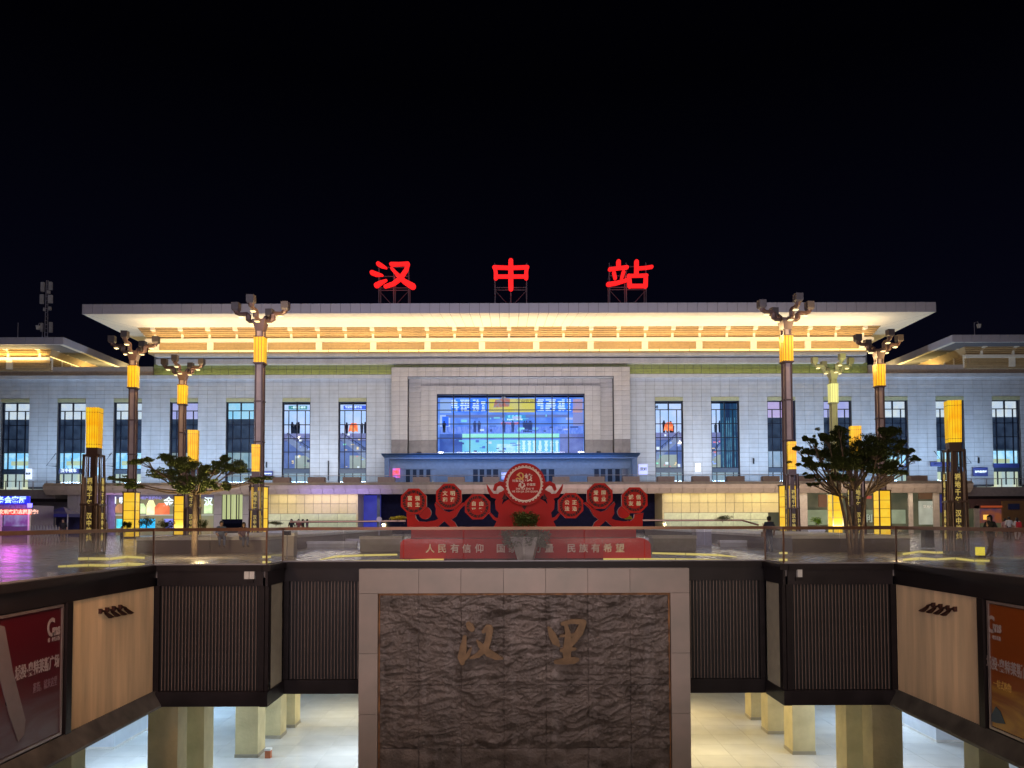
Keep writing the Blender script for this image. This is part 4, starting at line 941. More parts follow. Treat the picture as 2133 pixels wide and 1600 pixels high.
def poster_mat(name, c1, c2, c3):
    m = bpy.data.materials.new(name); m.use_nodes = True; N = m.node_tree.nodes; L = m.node_tree.links; b = N['Principled BSDF']; b.inputs['Roughness'].default_value = .3
    t = N.new('ShaderNodeTexCoord'); s_ = N.new('ShaderNodeSeparateXYZ'); L.new(t.outputs['Object'], s_.inputs[0])
    wv = N.new('ShaderNodeTexNoise'); wv.inputs['Scale'].default_value = .8; wv.inputs['Distortion'].default_value = 2.5; mp = N.new('ShaderNodeMapping'); mp.inputs['Scale'].default_value = (1, .5, 1.6); mp.inputs['Rotation'].default_value = (.6, 0, 0)
    L.new(t.outputs['Object'], mp.inputs[0]); L.new(mp.outputs[0], wv.inputs['Vector'])
    ad = N.new('ShaderNodeMath'); ad.operation = 'MULTIPLY_ADD'; ad.inputs[1].default_value = .9; L.new(wv.outputs['Fac'], ad.inputs[0]); 
    sc_ = N.new('ShaderNodeMath'); sc_.operation = 'MULTIPLY'; sc_.inputs[1].default_value = -.28; L.new(s_.outputs['Z'], sc_.inputs[0]); L.new(sc_.outputs[0], ad.inputs[2])
    r = N.new('ShaderNodeValToRGB'); r.color_ramp.elements[0].position = -.0; r.color_ramp.elements[0].color = (*c1, 1); r.color_ramp.elements[1].position = .42; r.color_ramp.elements[1].color = (*c3, 1)
    e_ = r.color_ramp.elements.new(.12); e_.color = (*c2, 1); L.new(ad.outputs[0], r.inputs[0]); L.new(r.outputs[0], b.inputs['Base Color']); return m
ps1 = poster(xl, 1, yd1-.12, poster_mat('poster_red', (.11, .005, .014), (.10, .008, .02), (.13, .06, .09)), 'dark red advertising poster on the left wall of the sunken court', 'poster', 0)
ps2 = poster(xr, -1, ydr1-.12, poster_mat('poster_orange', (.28, .060, .006), (.28, .08, .01), (.55, .28, .03)), 'orange advertising poster on the right wall of the sunken court', 'poster', 0)
M_pt = mat('poster_print', (.45, .36, .37), .5); M_pt2 = mat('poster_print_dim', (.26, .15, .19), .5)
def ptext(s_, px, py, X, sg, size, sx, t_, m_=None, bold=.0):
    p = WX(px, py, X); text(s_, (X+.055*sg, p.y, p.z), size, m_ or M_pt, t_, 'print', .003, bold, rad(90)*sg, sx)
ptext('C', 102, 1309, xl, 1, .62, .75, ps1, None, .018); ptext('ms', 113, 1312, xl, 1, .40, .75, ps1, None, .015); ptext('城 · 奥特莱斯', 108, 1332, xl, 1, .12, .75, ps1)
ptext('城投·奥特莱斯广场', 75, 1391, xl, 1, .345, .62, ps1, None, .008); ptext('逛街，就来这里', 90, 1427, xl, 1, .26, .55, ps1, M_pt2)
ptext('C', 2068, 1302, xr, -1, .60, .75, ps2, None, .018); ptext('ms', 2081, 1307, xr, -1, .40, .75, ps2, None, .015); ptext('城 · 奥特莱斯', 2076, 1329, xr, -1, .12, .75, ps2)
ptext('城投·奥特莱斯广场', 2108, 1394, xr, -1, .345, .66, ps2, None, .008); ptext('一站式购物', 2092, 1430, xr, -1, .24, .6, ps2, mat('poster_gold', (.75, .45, .12), .5))
# white ribbon tag printed on the red poster; blue boat shape on the orange one
pp = [WX(a, b, xl) for a, b in ((-14, 1300), (4, 1305), (22, 1400), (48, 1500), (45, 1530), (33, 1545), (14, 1490), (-14, 1380))]
m_ = prismx([(p.y, p.z) for p in pp], xl+.045, xl+.062); fixed = m_.mesh('ribbon', ORG[ps1.name]); fixnormals(fixed); obj('ribbon', fixed, mat('ribbon_print', (.26, .20, .21), .5, var=.1), ps1)
ptext('Cmts', 19, 1462, xl, 1, .2, 1.0, ps1, M_dark)
pp = [WX(a, b, xr) for a, b in ((2064, 1500), (2079, 1472), (2088, 1482), (2098, 1508), (2080, 1506))]
fixed = prismx([(p.y, p.z) for p in pp], xr-.062, xr-.045).mesh('boat', ORG[ps2.name]); fixnormals(fixed); obj('boat_print', fixed, mat('boat_blue', (.03, .07, .12), .5), ps2)
# four small roof-shaped ornaments on each fluted wall
q0 = [(380, 500), (430, 505), (450, 545), (540, 570), (590, 590), (625, 640), (870, 790), (860, 815), (755, 850), (610, 700), (590, 640), (530, 608), (440, 625), (415, 680), (380, 690)]
for X, sg in ((xl, 1), (xr, -1)):
    t_ = thing('wall_ornament', 'row of four dark hook shaped ornaments on the %s fluted wall' % ('left' if sg > 0 else 'right'), 'ornament', (X, WX(235, 1275, xl).y, -1.2))
    for j in range(4):
        dx, dy = (0, 245, 490, 735)[j], (0, -50, -100, -150)[j]
        pts = []
        for a, b in q0:
            p = WX(180 + (a+dx)*.05626, 1240 + (b+dy)*.05626, xl); pts.append((p.y, p.z))
        fixed = prismx(pts, X+.045*sg, X+.13*sg).mesh('hook', ORG[t_.name]); fixnormals(fixed); obj('hook', fixed, mat('ornament_red_brown', (.06, .02, .015), .5), t_)
# small speaker boxes on the upper fascia
for px, py, lab in ((521, 1198, 'pair of small white boxes fixed to the dark fascia left of the stone wall'), (1664, 1194, 'single small white box fixed to the dark fascia right of the stone wall')):
    p = W(px, py, Y0-.1); t_ = thing('junction_box', lab, 'junction box', tuple(p))
    for dx in ((-.085, .085) if px < 1000 else (0,)): obj('box', MB().box(p.x+dx-.075, p.x+dx+.075, Y0-.2, Y0-.085, p.z-.12, p.z+.12), M_white, t_)
    obj('bracket', MB().box(p.x-.12, p.x+.12, Y0-.16, Y0-.085, p.z-.24, p.z-.13), M_dark, t_)
# ------------------------------------------------------------------ stone feature wall
YS = 24.55
SX = lambda px: XX(px, YS, 1300)
SZ = lambda py: ZX(py, YS)
wall = thing('stone_wall', 'tall stone feature wall with pale frame and rough relief panels facing the sunken court', 'stone wall', (SX(1092), YS, ZF))
M_bord = mat('border_stone', (.44, .36, .33), .5, var=.10, scale=1.2, c2=(.35, .31, .28))
zt_s, zi_s = -.02, SZ(1236)
obj('core', MB().box(SX(748), SX(1436), YS+.25, YS+1.2, ZF, zt_s-.05), M_joint, wall)
jx = [747, 872, 960, 1049, 1137, 1225, 1313, 1437]
def stone(x0, x1, z0, z1, y0, y1, m_, nm='border_stone', gap=.006): obj(nm, MB().box(x0+gap, x1-gap, y0, y1, z0+gap, z1-gap), m_, wall)
for a, b in zip(jx, jx[1:]): stone(SX(a), SX(b), zi_s, zt_s, YS, YS+.28, M_bord)
zz = zi_s; hs = [1.9, 1.9, 1.9, 1.9]
for h in hs:
    z2 = max(ZF, zz-h)
    for a, b in ((747, 787), (1397, 1437)): stone(SX(a), SX(b), z2, zz, YS, YS+.28, M_bord)
    zz = z2
M_rust = mat('rusty_trim', (.42, .20, .08), .7, var=.5, scale=2.5, c2=(.08, .04, .025))
ix0, ix1 = SX(788), SX(1396)
obj('trim', MB().box(ix0, ix1, YS+.03, YS+.2, zi_s-.06, zi_s).box(ix0, ix0+.05, YS+.05, YS+.2, ZF, zi_s-.06).box(ix1-.05, ix1, YS+.05, YS+.2, ZF, zi_s-.06), M_rust, wall)
M_rel = bpy.data.materials.new('relief_stone'); M_rel.use_nodes = True
N = M_rel.node_tree.nodes; L = M_rel.node_tree.links; b = N['Principled BSDF']; b.inputs['Roughness'].default_value = .48
t = N.new('ShaderNodeTexCoord'); g_ = N.new('ShaderNodeNewGeometry')
mp = N.new('ShaderNodeMapping'); mp.inputs['Scale'].default_value = (1, 1, 1.6); L.new(g_.outputs['Position'], mp.inputs[0])
n1 = N.new('ShaderNodeTexNoise'); n1.inputs['Scale'].default_value = 1.1; n1.inputs['Detail'].default_value = 9; n1.inputs['Distortion'].default_value = .4; L.new(mp.outputs[0], n1.inputs['Vector'])
r1 = N.new('ShaderNodeValToRGB'); r1.color_ramp.elements[0].position = .32; r1.color_ramp.elements[0].color = (.085, .067, .060, 1); r1.color_ramp.elements[1].position = .70; r1.color_ramp.elements[1].color = (.22, .18, .165, 1)
L.new(n1.outputs['Fac'], r1.inputs[0])
mp2 = N.new('ShaderNodeMapping'); mp2.inputs['Scale'].default_value = (2.2, 1, .18); L.new(g_.outputs['Position'], mp2.inputs[0])
n2 = N.new('ShaderNodeTexNoise'); n2.inputs['Scale'].default_value = 1.6; n2.inputs['Detail'].default_value = 4; L.new(mp2.outputs[0], n2.inputs['Vector'])
mr = N.new('ShaderNodeMapRange'); mr.inputs[1].default_value = .52; mr.inputs[2].default_value = .72; mr.inputs[4].default_value = .35; L.new(n2.outputs['Fac'], mr.inputs[0])
mx = N.new('ShaderNodeMix'); mx.data_type = 'RGBA'; L.new(mr.outputs[0], mx.inputs[0]); L.new(r1.outputs[0], mx.inputs[6]); mx.inputs[7].default_value = (.30, .27, .27, 1); L.new(mx.outputs[2], b.inputs['Base Color'])
n3 = N.new('ShaderNodeTexNoise'); n3.inputs['Scale'].default_value = 14; n3.inputs['Detail'].default_value = 6; L.new(g_.outputs['Position'], n3.inputs['Vector'])
bp = N.new('ShaderNodeBump'); bp.inputs['Strength'].default_value = .9; bp.inputs['Distance'].default_value = .05; L.new(n3.outputs['Fac'], bp.inputs['Height']); L.new(bp.outputs[0], b.inputs['Normal'])
def relief_h(x, z, seed):
    p = Vector((x*.9+seed, 0, z*1.5)); wv = noise.noise_vector(p*1.1)*.6
    h = noise.ridged_multi_fractal(p*1.6+wv, .9, 2.1, 5, 1.0, 2.0)
    h2 = noise.noise(Vector((x*.7+wv.x, 3.3, z*3.2+wv.z*1.3)))
    st = noise.noise(Vector((x*.55, 7.7, z*2.6+wv.x*1.5))); st2 = (st*3.0) % 1.0
    f_ = noise.ridged_multi_fractal(Vector((x*3.1+wv.z, 5, z*4.6+wv.x)), .8, 2.2, 4, 1.0, 2.0)
    return .05*(h-1.1) + .11*abs(h2)**.7 + .045*st2**3 + .030*f_ + .02*noise.noise(Vector((x*9, 1, z*14)))
rz_ = [zi_s-.06, SZ(1428), SZ(1560), ZF]
jr = [788, 872, 960, 1049, 1137, 1225, 1313, 1396]
for i, (a, b_) in enumerate(zip(jr, jr[1:])):
    xa, xb = SX(a), SX(b_)
    if i == 0: xa += .05
    if i == 6: xb -= .05
    for j in range(3):
        z1_, z0_ = rz_[j], rz_[j+1]; nx_ = 56 if j < 2 else 24; nz_ = (110 if j == 0 else 72) if j < 2 else 24
        sd = 0; m_ = MB(); g2 = .003
        for q in range(nz_+1):
            for p_ in range(nx_+1):
                tx = 0 if p_ == 0 else 1 if p_ == nx_ else .004+.992*(p_-1)/(nx_-2); tz = 0 if q == 0 else 1 if q == nz_ else .004+.992*(q-1)/(nz_-2)
                x = xa+g2+(xb-xa-2*g2)*tx; z = z0_+g2+(z1_-z0_-2*g2)*tz
                ed = min(p_, nx_-p_, q, nz_-q); h = relief_h(x, z, sd) - (0 if ed else .012) + .012*math.sin(i*2.7+j*4.1)
                m_.v.append((x, YS+.12-h, z))
        for q in range(nz_):
            for p_ in range(nx_):
                k_ = q*(nx_+1)+p_; m_.f.append((k_, k_+1, k_+nx_+2, k_+nx_+1)); m_.mi.append(0)
        obj('relief_panel', m_, M_rel, wall, smooth=True)
kk_ = 600/2133
def Zc(x0, pts): return [(SX(x0+x*kk_), SZ(1150+y*kk_), r_*kk_*YS/F*.95) for x, y, r_ in pts]
M_brz = mat('bronze_letter', (.22, .135, .07), .45, metal=.2, var=.3, scale=4)
def bronze(strokes_, label, px):
    t_ = thing('bronze_letter', label, 'letter', (SX(px), YS-.1, SZ(1385)), 'bronze letters on the stone wall')
    m_ = MB()
    for i, st in enumerate(strokes_): stroke_mb(m_, st, YS-.13+.004*i, YS+.06, 8)
    fixed = m_.mesh('strokes', ORG[t_.name]); fixnormals(fixed); obj('strokes', fixed, M_brz, t_)
bronze([Zc(540, [(1550, 530, 20), (1562, 548, 28), (1575, 565, 22)]), Zc(540, [(1522, 625, 14), (1512, 700, 26), (1500, 780, 32), (1505, 815, 18)]), Zc(540, [(1500, 800, 20), (1545, 760, 18), (1568, 710, 8)]),
        Zc(540, [(1660, 585, 14), (1695, 560, 30), (1705, 560, 26)]), Zc(540, [(1708, 565, 26), (1698, 640, 24), (1675, 710, 26), (1620, 760, 20), (1565, 780, 9)]), Zc(540, [(1615, 655, 8), (1640, 690, 20), (1700, 745, 30), (1760, 775, 22), (1800, 785, 7)])],
       'bronze calligraphic letter on the stone relief, left of the two', 1000)
bronze([Zc(1060, [(295, 560, 12), (318, 610, 28), (345, 665, 28), (368, 690, 10)]), Zc(1060, [(395, 530, 14), (470, 512, 17), (550, 518, 22)]), Zc(1060, [(548, 525, 24), (520, 590, 30), (480, 650, 24), (455, 690, 14)]),
        Zc(1060, [(420, 540, 14), (435, 600, 22), (435, 690, 34)]), Zc(1060, [(380, 620, 9), (480, 612, 12)]), Zc(1060, [(385, 725, 12), (440, 718, 16), (485, 715, 12)]), Zc(1060, [(435, 690, 36), (425, 740, 34), (430, 800, 26)]), Zc(1060, [(345, 812, 16), (410, 806, 26), (480, 800, 26), (505, 795, 14)])],
       'bronze calligraphic letter on the stone relief, right of the two', 1180)
# ------------------------------------------------------------------ hall columns below
M_colw = mat('hall_column_plaster', (.52, .45, .25), .6, var=.18, scale=1.1, bump=.5, bscale=9)  # yellow of the hall light is partly put into this colour
def hcol(pxa, pxb, Y, d, label, m_=M_colw):
    xa, xb = XX(pxa, Y, 1530), XX(pxb, Y, 1530)
    t_ = thing('hall_column', label, 'column', ((xa+xb)/2, Y, ZF), 'square columns of the basement hall')
    obj('shaft', MB().box(xa, xb, Y, Y+d, ZF, ZB+.15), m_, t_)
    obj('plinth', MB().box(xa-.02, xb+.02, Y-.02, Y+d+.02, ZF, ZF+.14), mat('plinth_dark', (.30, .27, .20), .4), t_)
hcol(308, 370, 26.0, .75, 'widest square column at the far left under the slatted screen')
hcol(362, 425, 28.0, .9, 'greenish square column directly behind the widest one on the left')
hcol(490, 537, 31.3, .95, 'square column beside the small orange box on the left')
hcol(543, 584, 34.0, .9, 'yellowish square column right of the one by the orange box')
hcol(590, 614, 35.8, .9, 'narrow distant square column nearest the stone wall on the left')
hcol(78, 150, 24.5, .8, 'square column cut by the lower left frame edge')
hcol(1565, 1600, 36.9, .9, 'narrow distant square column nearest the stone wall on the right')
hcol(1600, 1643, 34.5, .9, 'yellow square column second from the stone wall on the right')
hcol(1651, 1698, 31.5, .95, 'yellow square column standing clear in the middle of the right hall')
hcol(1763, 1808, 28.0, .9, 'brownish square column right of the bluish gap')
hcol(1818, 1880, 26.0, .75, 'dark olive square column under the right corner of the screens')
hcol(2038, 2100, 24.5, .8, 'square column cut by the lower right frame edge')
M_blu = mat('blue_white_wall', (.62, .68, .76), .4, var=.05)
for xa, xb, Y, lab in ((-26, XX(238, 32.5, 1530), 32.5, 'pale blue white boxed wall behind the left hall columns'), (XX(1950, 33.2, 1530), 26, 33.2, 'pale blue white boxed wall behind the right hall columns')):
    t_ = thing('hall_partition', lab, 'partition wall', ((xa+xb)/2, Y, ZF)); obj('panel', MB().box(xa, xb, Y, Y+9, ZF, ZB+.1), M_blu, t_)
    obj('skirting', MB().box(xa-.02, xb+.02, Y-.02, Y+9.02, ZF, ZF+.1), M_white, t_)
p = W(559, 1570, 31.0); bx = thing('hall_box', 'small orange box with white lid on the tiled hall floor', 'box', (XX(559, 31.3, 1560), 31.3, ZF))
xb_ = XX(559, 31.3, 1560); obj('body', MB().box(xb_-.11, xb_+.11, 31.2, 31.42, ZF, ZF+.3), mat('orange_box', (.45, .13, .05), .5), bx); obj('lid', MB().box(xb_-.12, xb_+.12, 31.19, 31.43, ZF+.3, ZF+.38), M_white, bx)
# hall ceiling lights, assumed out of view; no fixtures built
for x, y, c, e_ in ((-14, 30, (.62, .80, 1), 270), (-6, 31.5, (.80, .90, 1), 270), (-8, 38, (1, .9, .65), 170), (-16, 38, (.42, .68, 1), 400), (8, 31.5, (1, .78, .40), 220), (8, 38, (1, .74, .36), 240), (14, 29.5, (.75, .85, 1), 150), (17, 36, (.6, .78, 1), 260), (0, 42, (1, .9, .7), 120), (-21, 27, COOL, 160), (22, 27, COOL, 160)):
    area('hall_light', (x, y, ZB+.05), 1.2, e_, c, (0, 0, -1), 1.2)
# ------------------------------------------------------------------ glass balustrade
rail = thing('glass_balustrade', 'clear glass balustrade with bronze handrail around the sunken court', 'balustrade', (0, YC, 0))
RZ = 1.22
def rail_run(p, q, n):
    (xa, ya), (xb, yb_) = p, q; L_ = math.hypot(xb-xa, yb_-ya); an = math.atan2(yb_-ya, xb-xa)
    k_ = ('rail', round(L_/n, 3))
    if k_ not in GM: GM[k_] = boxmesh('glass_pane', L_/n-.025, .016, RZ-lip-.02, M_bglass)
    for i in range(n):
        t_ = (i+.5)/n; piece('glass_pane', GM[k_], (xa+(xb-xa)*t_, ya+(yb_-ya)*t_, (RZ+lip-.02)/2+.01), rail, (0, 0, an))
    hm = MB().box(-L_/2-.03, L_/2+.03, -.035, .035, RZ-.03, RZ+.075).mesh('handrail'); hm.materials.append(M_rail)
    piece('handrail', hm, ((xa+xb)/2, (ya+yb_)/2, 0), rail, (0, 0, an))
    cm = MB().box(-L_/2, L_/2, -.03, .03, 0, .06).mesh('base_channel'); cm.materials.append(M_steel)
    piece('base_channel', cm, ((xa+xb)/2, (ya+yb_)/2, lip-.02), rail, (0, 0, an))
    return an
def post(x, y): obj('post', MB().box(x-.025, x+.025, y-.025, y+.025, lip, RZ), M_rail, rail)
o_ = .02
rail_run((xl-o_, 6.6), (xl-o_, Y0-.02), 16); rail_run((xr+o_, 6.6), (xr+o_, Y0-.02), 16)
rail_run((xl-o_, Y0+o_), (rl_-o_, Y0+o_), 2); rail_run((rr_+o_, Y0+o_), (xr+o_, Y0+o_), 2)
rail_run((rl_-o_, Y0+o_), (rl_-o_, YC+o_), 1); rail_run((rr_+o_, Y0+o_), (rr_+o_, YC+o_), 1)
rail_run((rl_-o_, YC+o_), (rr_+o_, YC+o_), 8)
for x, y in ((xl-o_, Y0+o_), (xr+o_, Y0+o_), (rl_-o_, Y0+o_), (rr_+o_, Y0+o_), (rl_-o_, YC+o_), (rr_+o_, YC+o_)): post(x, y)
# glowing streaks laid on the paving, added to imitate reflections in the glass
M_strip = emit('streak_glow', (.80, .66, .16), .85)
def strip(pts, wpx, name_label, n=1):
    t_ = thing('reflection_streak', name_label, 'reflection streak', tuple(W(pts[0][0], pts[0][1], 29)))
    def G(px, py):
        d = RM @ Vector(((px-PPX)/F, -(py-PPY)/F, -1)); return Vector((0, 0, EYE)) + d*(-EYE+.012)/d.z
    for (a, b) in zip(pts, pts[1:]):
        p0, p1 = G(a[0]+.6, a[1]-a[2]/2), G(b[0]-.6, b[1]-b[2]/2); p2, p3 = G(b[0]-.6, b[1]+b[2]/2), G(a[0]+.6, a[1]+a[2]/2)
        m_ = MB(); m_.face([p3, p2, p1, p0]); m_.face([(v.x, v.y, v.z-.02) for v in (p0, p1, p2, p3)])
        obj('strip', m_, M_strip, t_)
strip([(640, 1171.5, 1), (700, 1170, 4), (778, 1169, 5), (853, 1168, 5), (925, 1165, 4)], 5, 'long yellow reflection streak laid on the paving left of the red monument, nearer the glass')
strip([(665, 1166, 1), (700, 1159, 4), (757, 1156.5, 3.5), (828, 1155, 3)], 4, 'shorter yellow reflection streak laid on the paving left of the red monument, farther from the glass')
strip([(1256, 1165, 4), (1330, 1165, 5), (1407, 1165.5, 5), (1485, 1167, 5), (1560, 1169, 2)], 5, 'long yellow reflection streak laid on the paving right of the red monument, nearer the glass')
strip([(1358, 1152, 3), (1428, 1154, 4), (1495, 1156, 4), (1535, 1160, 1)], 4, 'shorter yellow reflection streak laid on the paving right of the red monument, farther from the glass')
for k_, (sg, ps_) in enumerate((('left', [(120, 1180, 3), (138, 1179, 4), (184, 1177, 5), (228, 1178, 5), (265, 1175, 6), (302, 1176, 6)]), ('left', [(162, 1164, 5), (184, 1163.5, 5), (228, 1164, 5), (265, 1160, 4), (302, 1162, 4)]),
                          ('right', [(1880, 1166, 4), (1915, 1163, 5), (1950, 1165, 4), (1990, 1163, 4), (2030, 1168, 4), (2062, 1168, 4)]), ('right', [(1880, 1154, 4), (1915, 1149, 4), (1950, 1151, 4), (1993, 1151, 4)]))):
    strip(ps_, 5, 'wavy yellow reflection streak behind the %s side glass, %s of the pair' % (sg, 'lower' if k_ in (0, 2) else 'upper'))
strip([(546, 1160, 4), (565, 1160, 4)], 4, 'short yellow reflection streak in the left railing return, upper of the pair')
strip([(546, 1171, 4), (565, 1171, 4)], 4, 'short yellow reflection streak in the left railing return, lower of the pair')
strip([(1622, 1152, 4), (1641, 1152, 4)], 4, 'short yellow reflection streak in the right railing return, upper of the pair')
strip([(1622, 1166, 4), (1641, 1166, 4)], 4, 'short yellow reflection streak in the right railing return, lower of the pair')
# unseen lights added behind the camera and over the court to fill it
area('court_fill', (-7, -14, 3.6), 6, 2000, (.96, .78, .82), (.12, 1, -.15), 2.6)
area('court_fill', (8, -14, 3.6), 6, 1850, (1, .82, .70), (-.12, 1, -.15), 2.6)
area('relief_light', (0.3, 19.5, 6.5), 5, 200, (1, .80, .78), (0, .55, -1), .4, 140)  # unseen light added overhead to bring out the relief
area('court_side_fill', (xl+1.5, 16, 3.2), 1.5, 200, (1, .55, .30), (-.7, .9, -1.0), 1.5)
area('court_side_fill', (xr-1.5, 16, 3.2), 1.5, 80, (1, .66, .40), (.7, .9, -1.0), 1.5)
# ================================================================== MONUMENT
YM = 30.0
MX = lambda p, Y=YM: XX(p, Y, 1100)
MZ = lambda v, Y=YM: ZX(v, Y)
mon = thing('red_monument', 'red slogan monument with round central disc and six octagon plaques on a stepped base', 'monument', (MX(1093), YM, 0))
M_mred = mat('monument_red', (.50, .014, .012), .55, var=.12, scale=.8, spec=.2); M_mred2 = mat('plaque_red', (.58, .018, .012), .55, var=.1, scale=1, spec=.2)
M_edge = mat('pale_edge', (.7, .6, .66), .5); M_cut = mat('cut_dark', (.06, .012, .015), .7); M_lc = mat('cream_letter', (.92, .80, .55), .5); M_lc2 = mat('pale_pink_letter', (.90, .74, .62), .5)
def prism2(pts, y0, y1, name, parent, m_=None):
    mb = MB().prism(pts, y0, y1); nf = len(mb.f) - len(pts)
    for i in range(nf, len(mb.f)): mb.mi[i] = 1  # pale side faces put the white-lit edges into the colour
    me = mb.mesh(name, org(parent)); fixnormals(me); return obj(name, me, [m_ or M_mred, M_edge], parent)
P = lambda pts, Y=YM: [(MX(a, Y), MZ(b, Y)) for a, b in pts]
obj('lower_base', (lambda mb: mb.prism(P([(833, 1163.5), (834, 1130), (840, 1124), (848, 1122), (1340, 1122), (1350, 1127), (1355, 1134), (1356, 1163.5)]), YM, YM+1.6))(MB()), M_mred, mon)
ob = mon.children[0]; fixnormals(ob.data)
obj('upper_base', MB().box(MX(855), MX(1327), YM+.25, YM+1.5, MZ(1122)-.02, MZ(1101.5, YM+.25)), M_mred, mon)
obj('base_groove', MB().box(MX(856), MX(1326), YM+.2, YM+.26, MZ(1122)-.02, MZ(1122)+.03), M_cut, mon)
sc5 = .15
for q in (930, 1010, 1180, 1255): obj('panel_seam', MB().box(MX(q)-.004, MX(q)+.004, YM-.004, YM+.01, .03, MZ(1124)), M_cut, mon)
for q in (884, 960, 1040, 1163, 1240): obj('panel_seam', MB().box(MX(q)-.004, MX(q)+.004, YM+.246, YM+.26, MZ(1121), MZ(1103, YM+.25)), M_cut, mon)
def c5(pts): return [(820+a*sc5, 940+b*sc5) for a, b in pts]
mirror = lambda pts: [(2187-a, b) for a, b in pts][::-1]
sw = c5([(175, 860), (300, 880), (310, 930), (350, 970), (450, 978), (570, 960), (620, 935), (580, 870), (585, 790), (565, 740), (580, 705), (640, 760), (700, 820), (765, 845), (830, 820), (900, 730), (980, 710), (1012, 722), (925, 800), (870, 900), (800, 950), (850, 985), (890, 1060), (800, 1060), (700, 968), (600, 1060), (190, 1060), (185, 930)])
YP_ = YM+.7
prism2(P(sw, YP_), YP_, YP_+.18, 'scroll_panel', mon); prism2(P(mirror(sw), YP_), YP_, YP_+.18, 'scroll_panel', mon)
circ = lambda cx, cy_, r_, n=28: [(cx+r_*math.cos(2*math.pi*i/n), cy_+r_*math.sin(2*math.pi*i/n)) for i in range(n)]
prism2(P(circ(885.2, 1068.3, 13), YP_-.1), YP_-.1, YP_+.1, 'ball_disc', mon); prism2(P(circ(1300, 1067.5, 13), YP_-.1), YP_-.1, YP_+.1, 'ball_disc', mon)
def stroke_px(pts, y0, y1, name):
    m_ = MB(); stroke_mb(m_, [(MX(a, y0), MZ(b, y0), r_*y0/F) for a, b, r_ in pts], y0, y1, 8); me = m_.mesh(name, org(mon)); fixnormals(me); obj(name, me, M_mred, mon)
for mir in (0, 1):
    q = (lambda pts: [(2187-a, b, r_) for a, b, r_ in pts]) if mir else (lambda pts: pts)
    c1 = lambda pts: q([(1030+a*.075, 960+b*.075, r_*.075) for a, b, r_ in pts])
    stroke_px(c1([(1330, 760, 90), (1430, 660, 75), (1540, 625, 60), (1650, 680, 55), (1685, 790, 45)]), YP_+.02, YP_+.16, 'scroll')
    stroke_px(c1([(1400, 900, 90), (1580, 1000, 80), (1750, 960, 60), (1850, 800, 40), (1905, 660, 12)]), YP_+.03, YP_+.17, 'scroll')
    stroke_px(c1([(1500, 950, 90), (1580, 1150, 100), (1560, 1300, 110), (1480, 1370, 120)]), YP_+.04, YP_+.18, 'scroll')
    stroke_px(c1([(1230, 1330, 20), (1200, 1500, 45), (1300, 1650, 70), (1500, 1680, 60), (1700, 1600, 40), (1850, 1420, 25)]), YP_+.05, YP_+.19, 'scroll')
body = [(1040, 1062), (1050, 1046), (1066, 1036), (1093, 1030), (1121, 1036), (1137, 1046), (1147, 1062), (1150, 1080), (1160, 1101), (1027, 1101), (1037, 1080)]
prism2(P(body, YP_), YP_+.01, YP_+.2, 'body_panel', mon)
tri = lambda a, b, c, y: obj('cut_out', (lambda mb: mb.prism(P([a, b, c], y), y, y+.02))(MB()), M_cut, mon)
tri((1087, 1053.5), (1098, 1053.5), (1092.5, 1063), YP_-.02); tri((1045, 1040), (1057, 1040), (1051, 1028), YP_-.06); tri((1130, 1040), (1141, 1040), (1134, 1028), YP_-.06)
# disc
dcx, dcy = 1092.8, 1008.5; YD = YP_-.25
R_ = lambda r_: r_*YD/F
DX, DZ = MX(dcx, YD), MZ(dcy, YD)
prism2(P(circ(dcx, dcy, 44, 48), YD), YD, YD+.2, 'disc', mon)
rg = MB().ring(DX, DZ, R_(33.6), R_(36.2), YD-.05, YD, 96, R_(3.2), 32)
me = rg.mesh('scalloped_ring', org(mon)); obj('scalloped_ring', me, M_lc2, mon)
dk = MB()
for i in range(32):
    a = 2*math.pi*(i+.5)/32; dk.taper(DX+R_(36.9)*math.cos(a), YD-.055, DZ+R_(36.9)*math.sin(a)-.012, DZ+R_(36.9)*math.sin(a)+.012, .024, .02, .024, .02)
obj('ring_holes', dk, M_mred, mon)
def dtext(s_, px, py, size, m_=M_lc2, bold=.0, sx=1.0): text(s_, (MX(px, YD), YD-.03, MZ(py, YD)), size, m_, mon, 'lettering', .008, bold, 0, sx)
dtext('核', 1101, 996.5, .31, M_lc2, .012); dtext('心', 1087.3, 1010.3, .28, M_lc2, .012)
dtext('社会主义', 1080, 1002, .105, M_lc2, .002, 1.15); dtext('价值观', 1106.6, 1010, .115, M_lc2, .002); dtext('SHE HUI ZHU YI', 1093.5, 1018.5, .105, M_lc2, .002, .95); dtext('HE XIN JIA ZHI GUAN', 1093.5, 1024.2, .105, M_lc2, .002, 1.0)
# hammer and sickle emblem in gold
gm_ = MB(); cc = lambda pts: [(MX(1030+a*.075, YD), MZ(960+b*.075, YD), r_*.075*YD/F) for a, b, r_ in pts]
stroke_mb(gm_, cc([(735, 325, 5), (790, 370, 20), (808, 440, 26), (775, 495, 26), (700, 505, 20), (640, 480, 14)]), YD-.05, YD, 6)
stroke_mb(gm_, cc([(640, 480, 14), (600, 510, 16)]), YD-.054, YD, 6); stroke_mb(gm_, cc([(660, 390, 16), (760, 500, 14), (800, 545, 12)]), YD-.058, YD, 5); stroke_mb(gm_, cc([(640, 400, 22), (710, 345, 22)]), YD-.062, YD, 4)
me = gm_.mesh('emblem', org(mon)); fixnormals(me); obj('emblem', me, mat('emblem_gold', (.75, .42, .06), .4), mon)
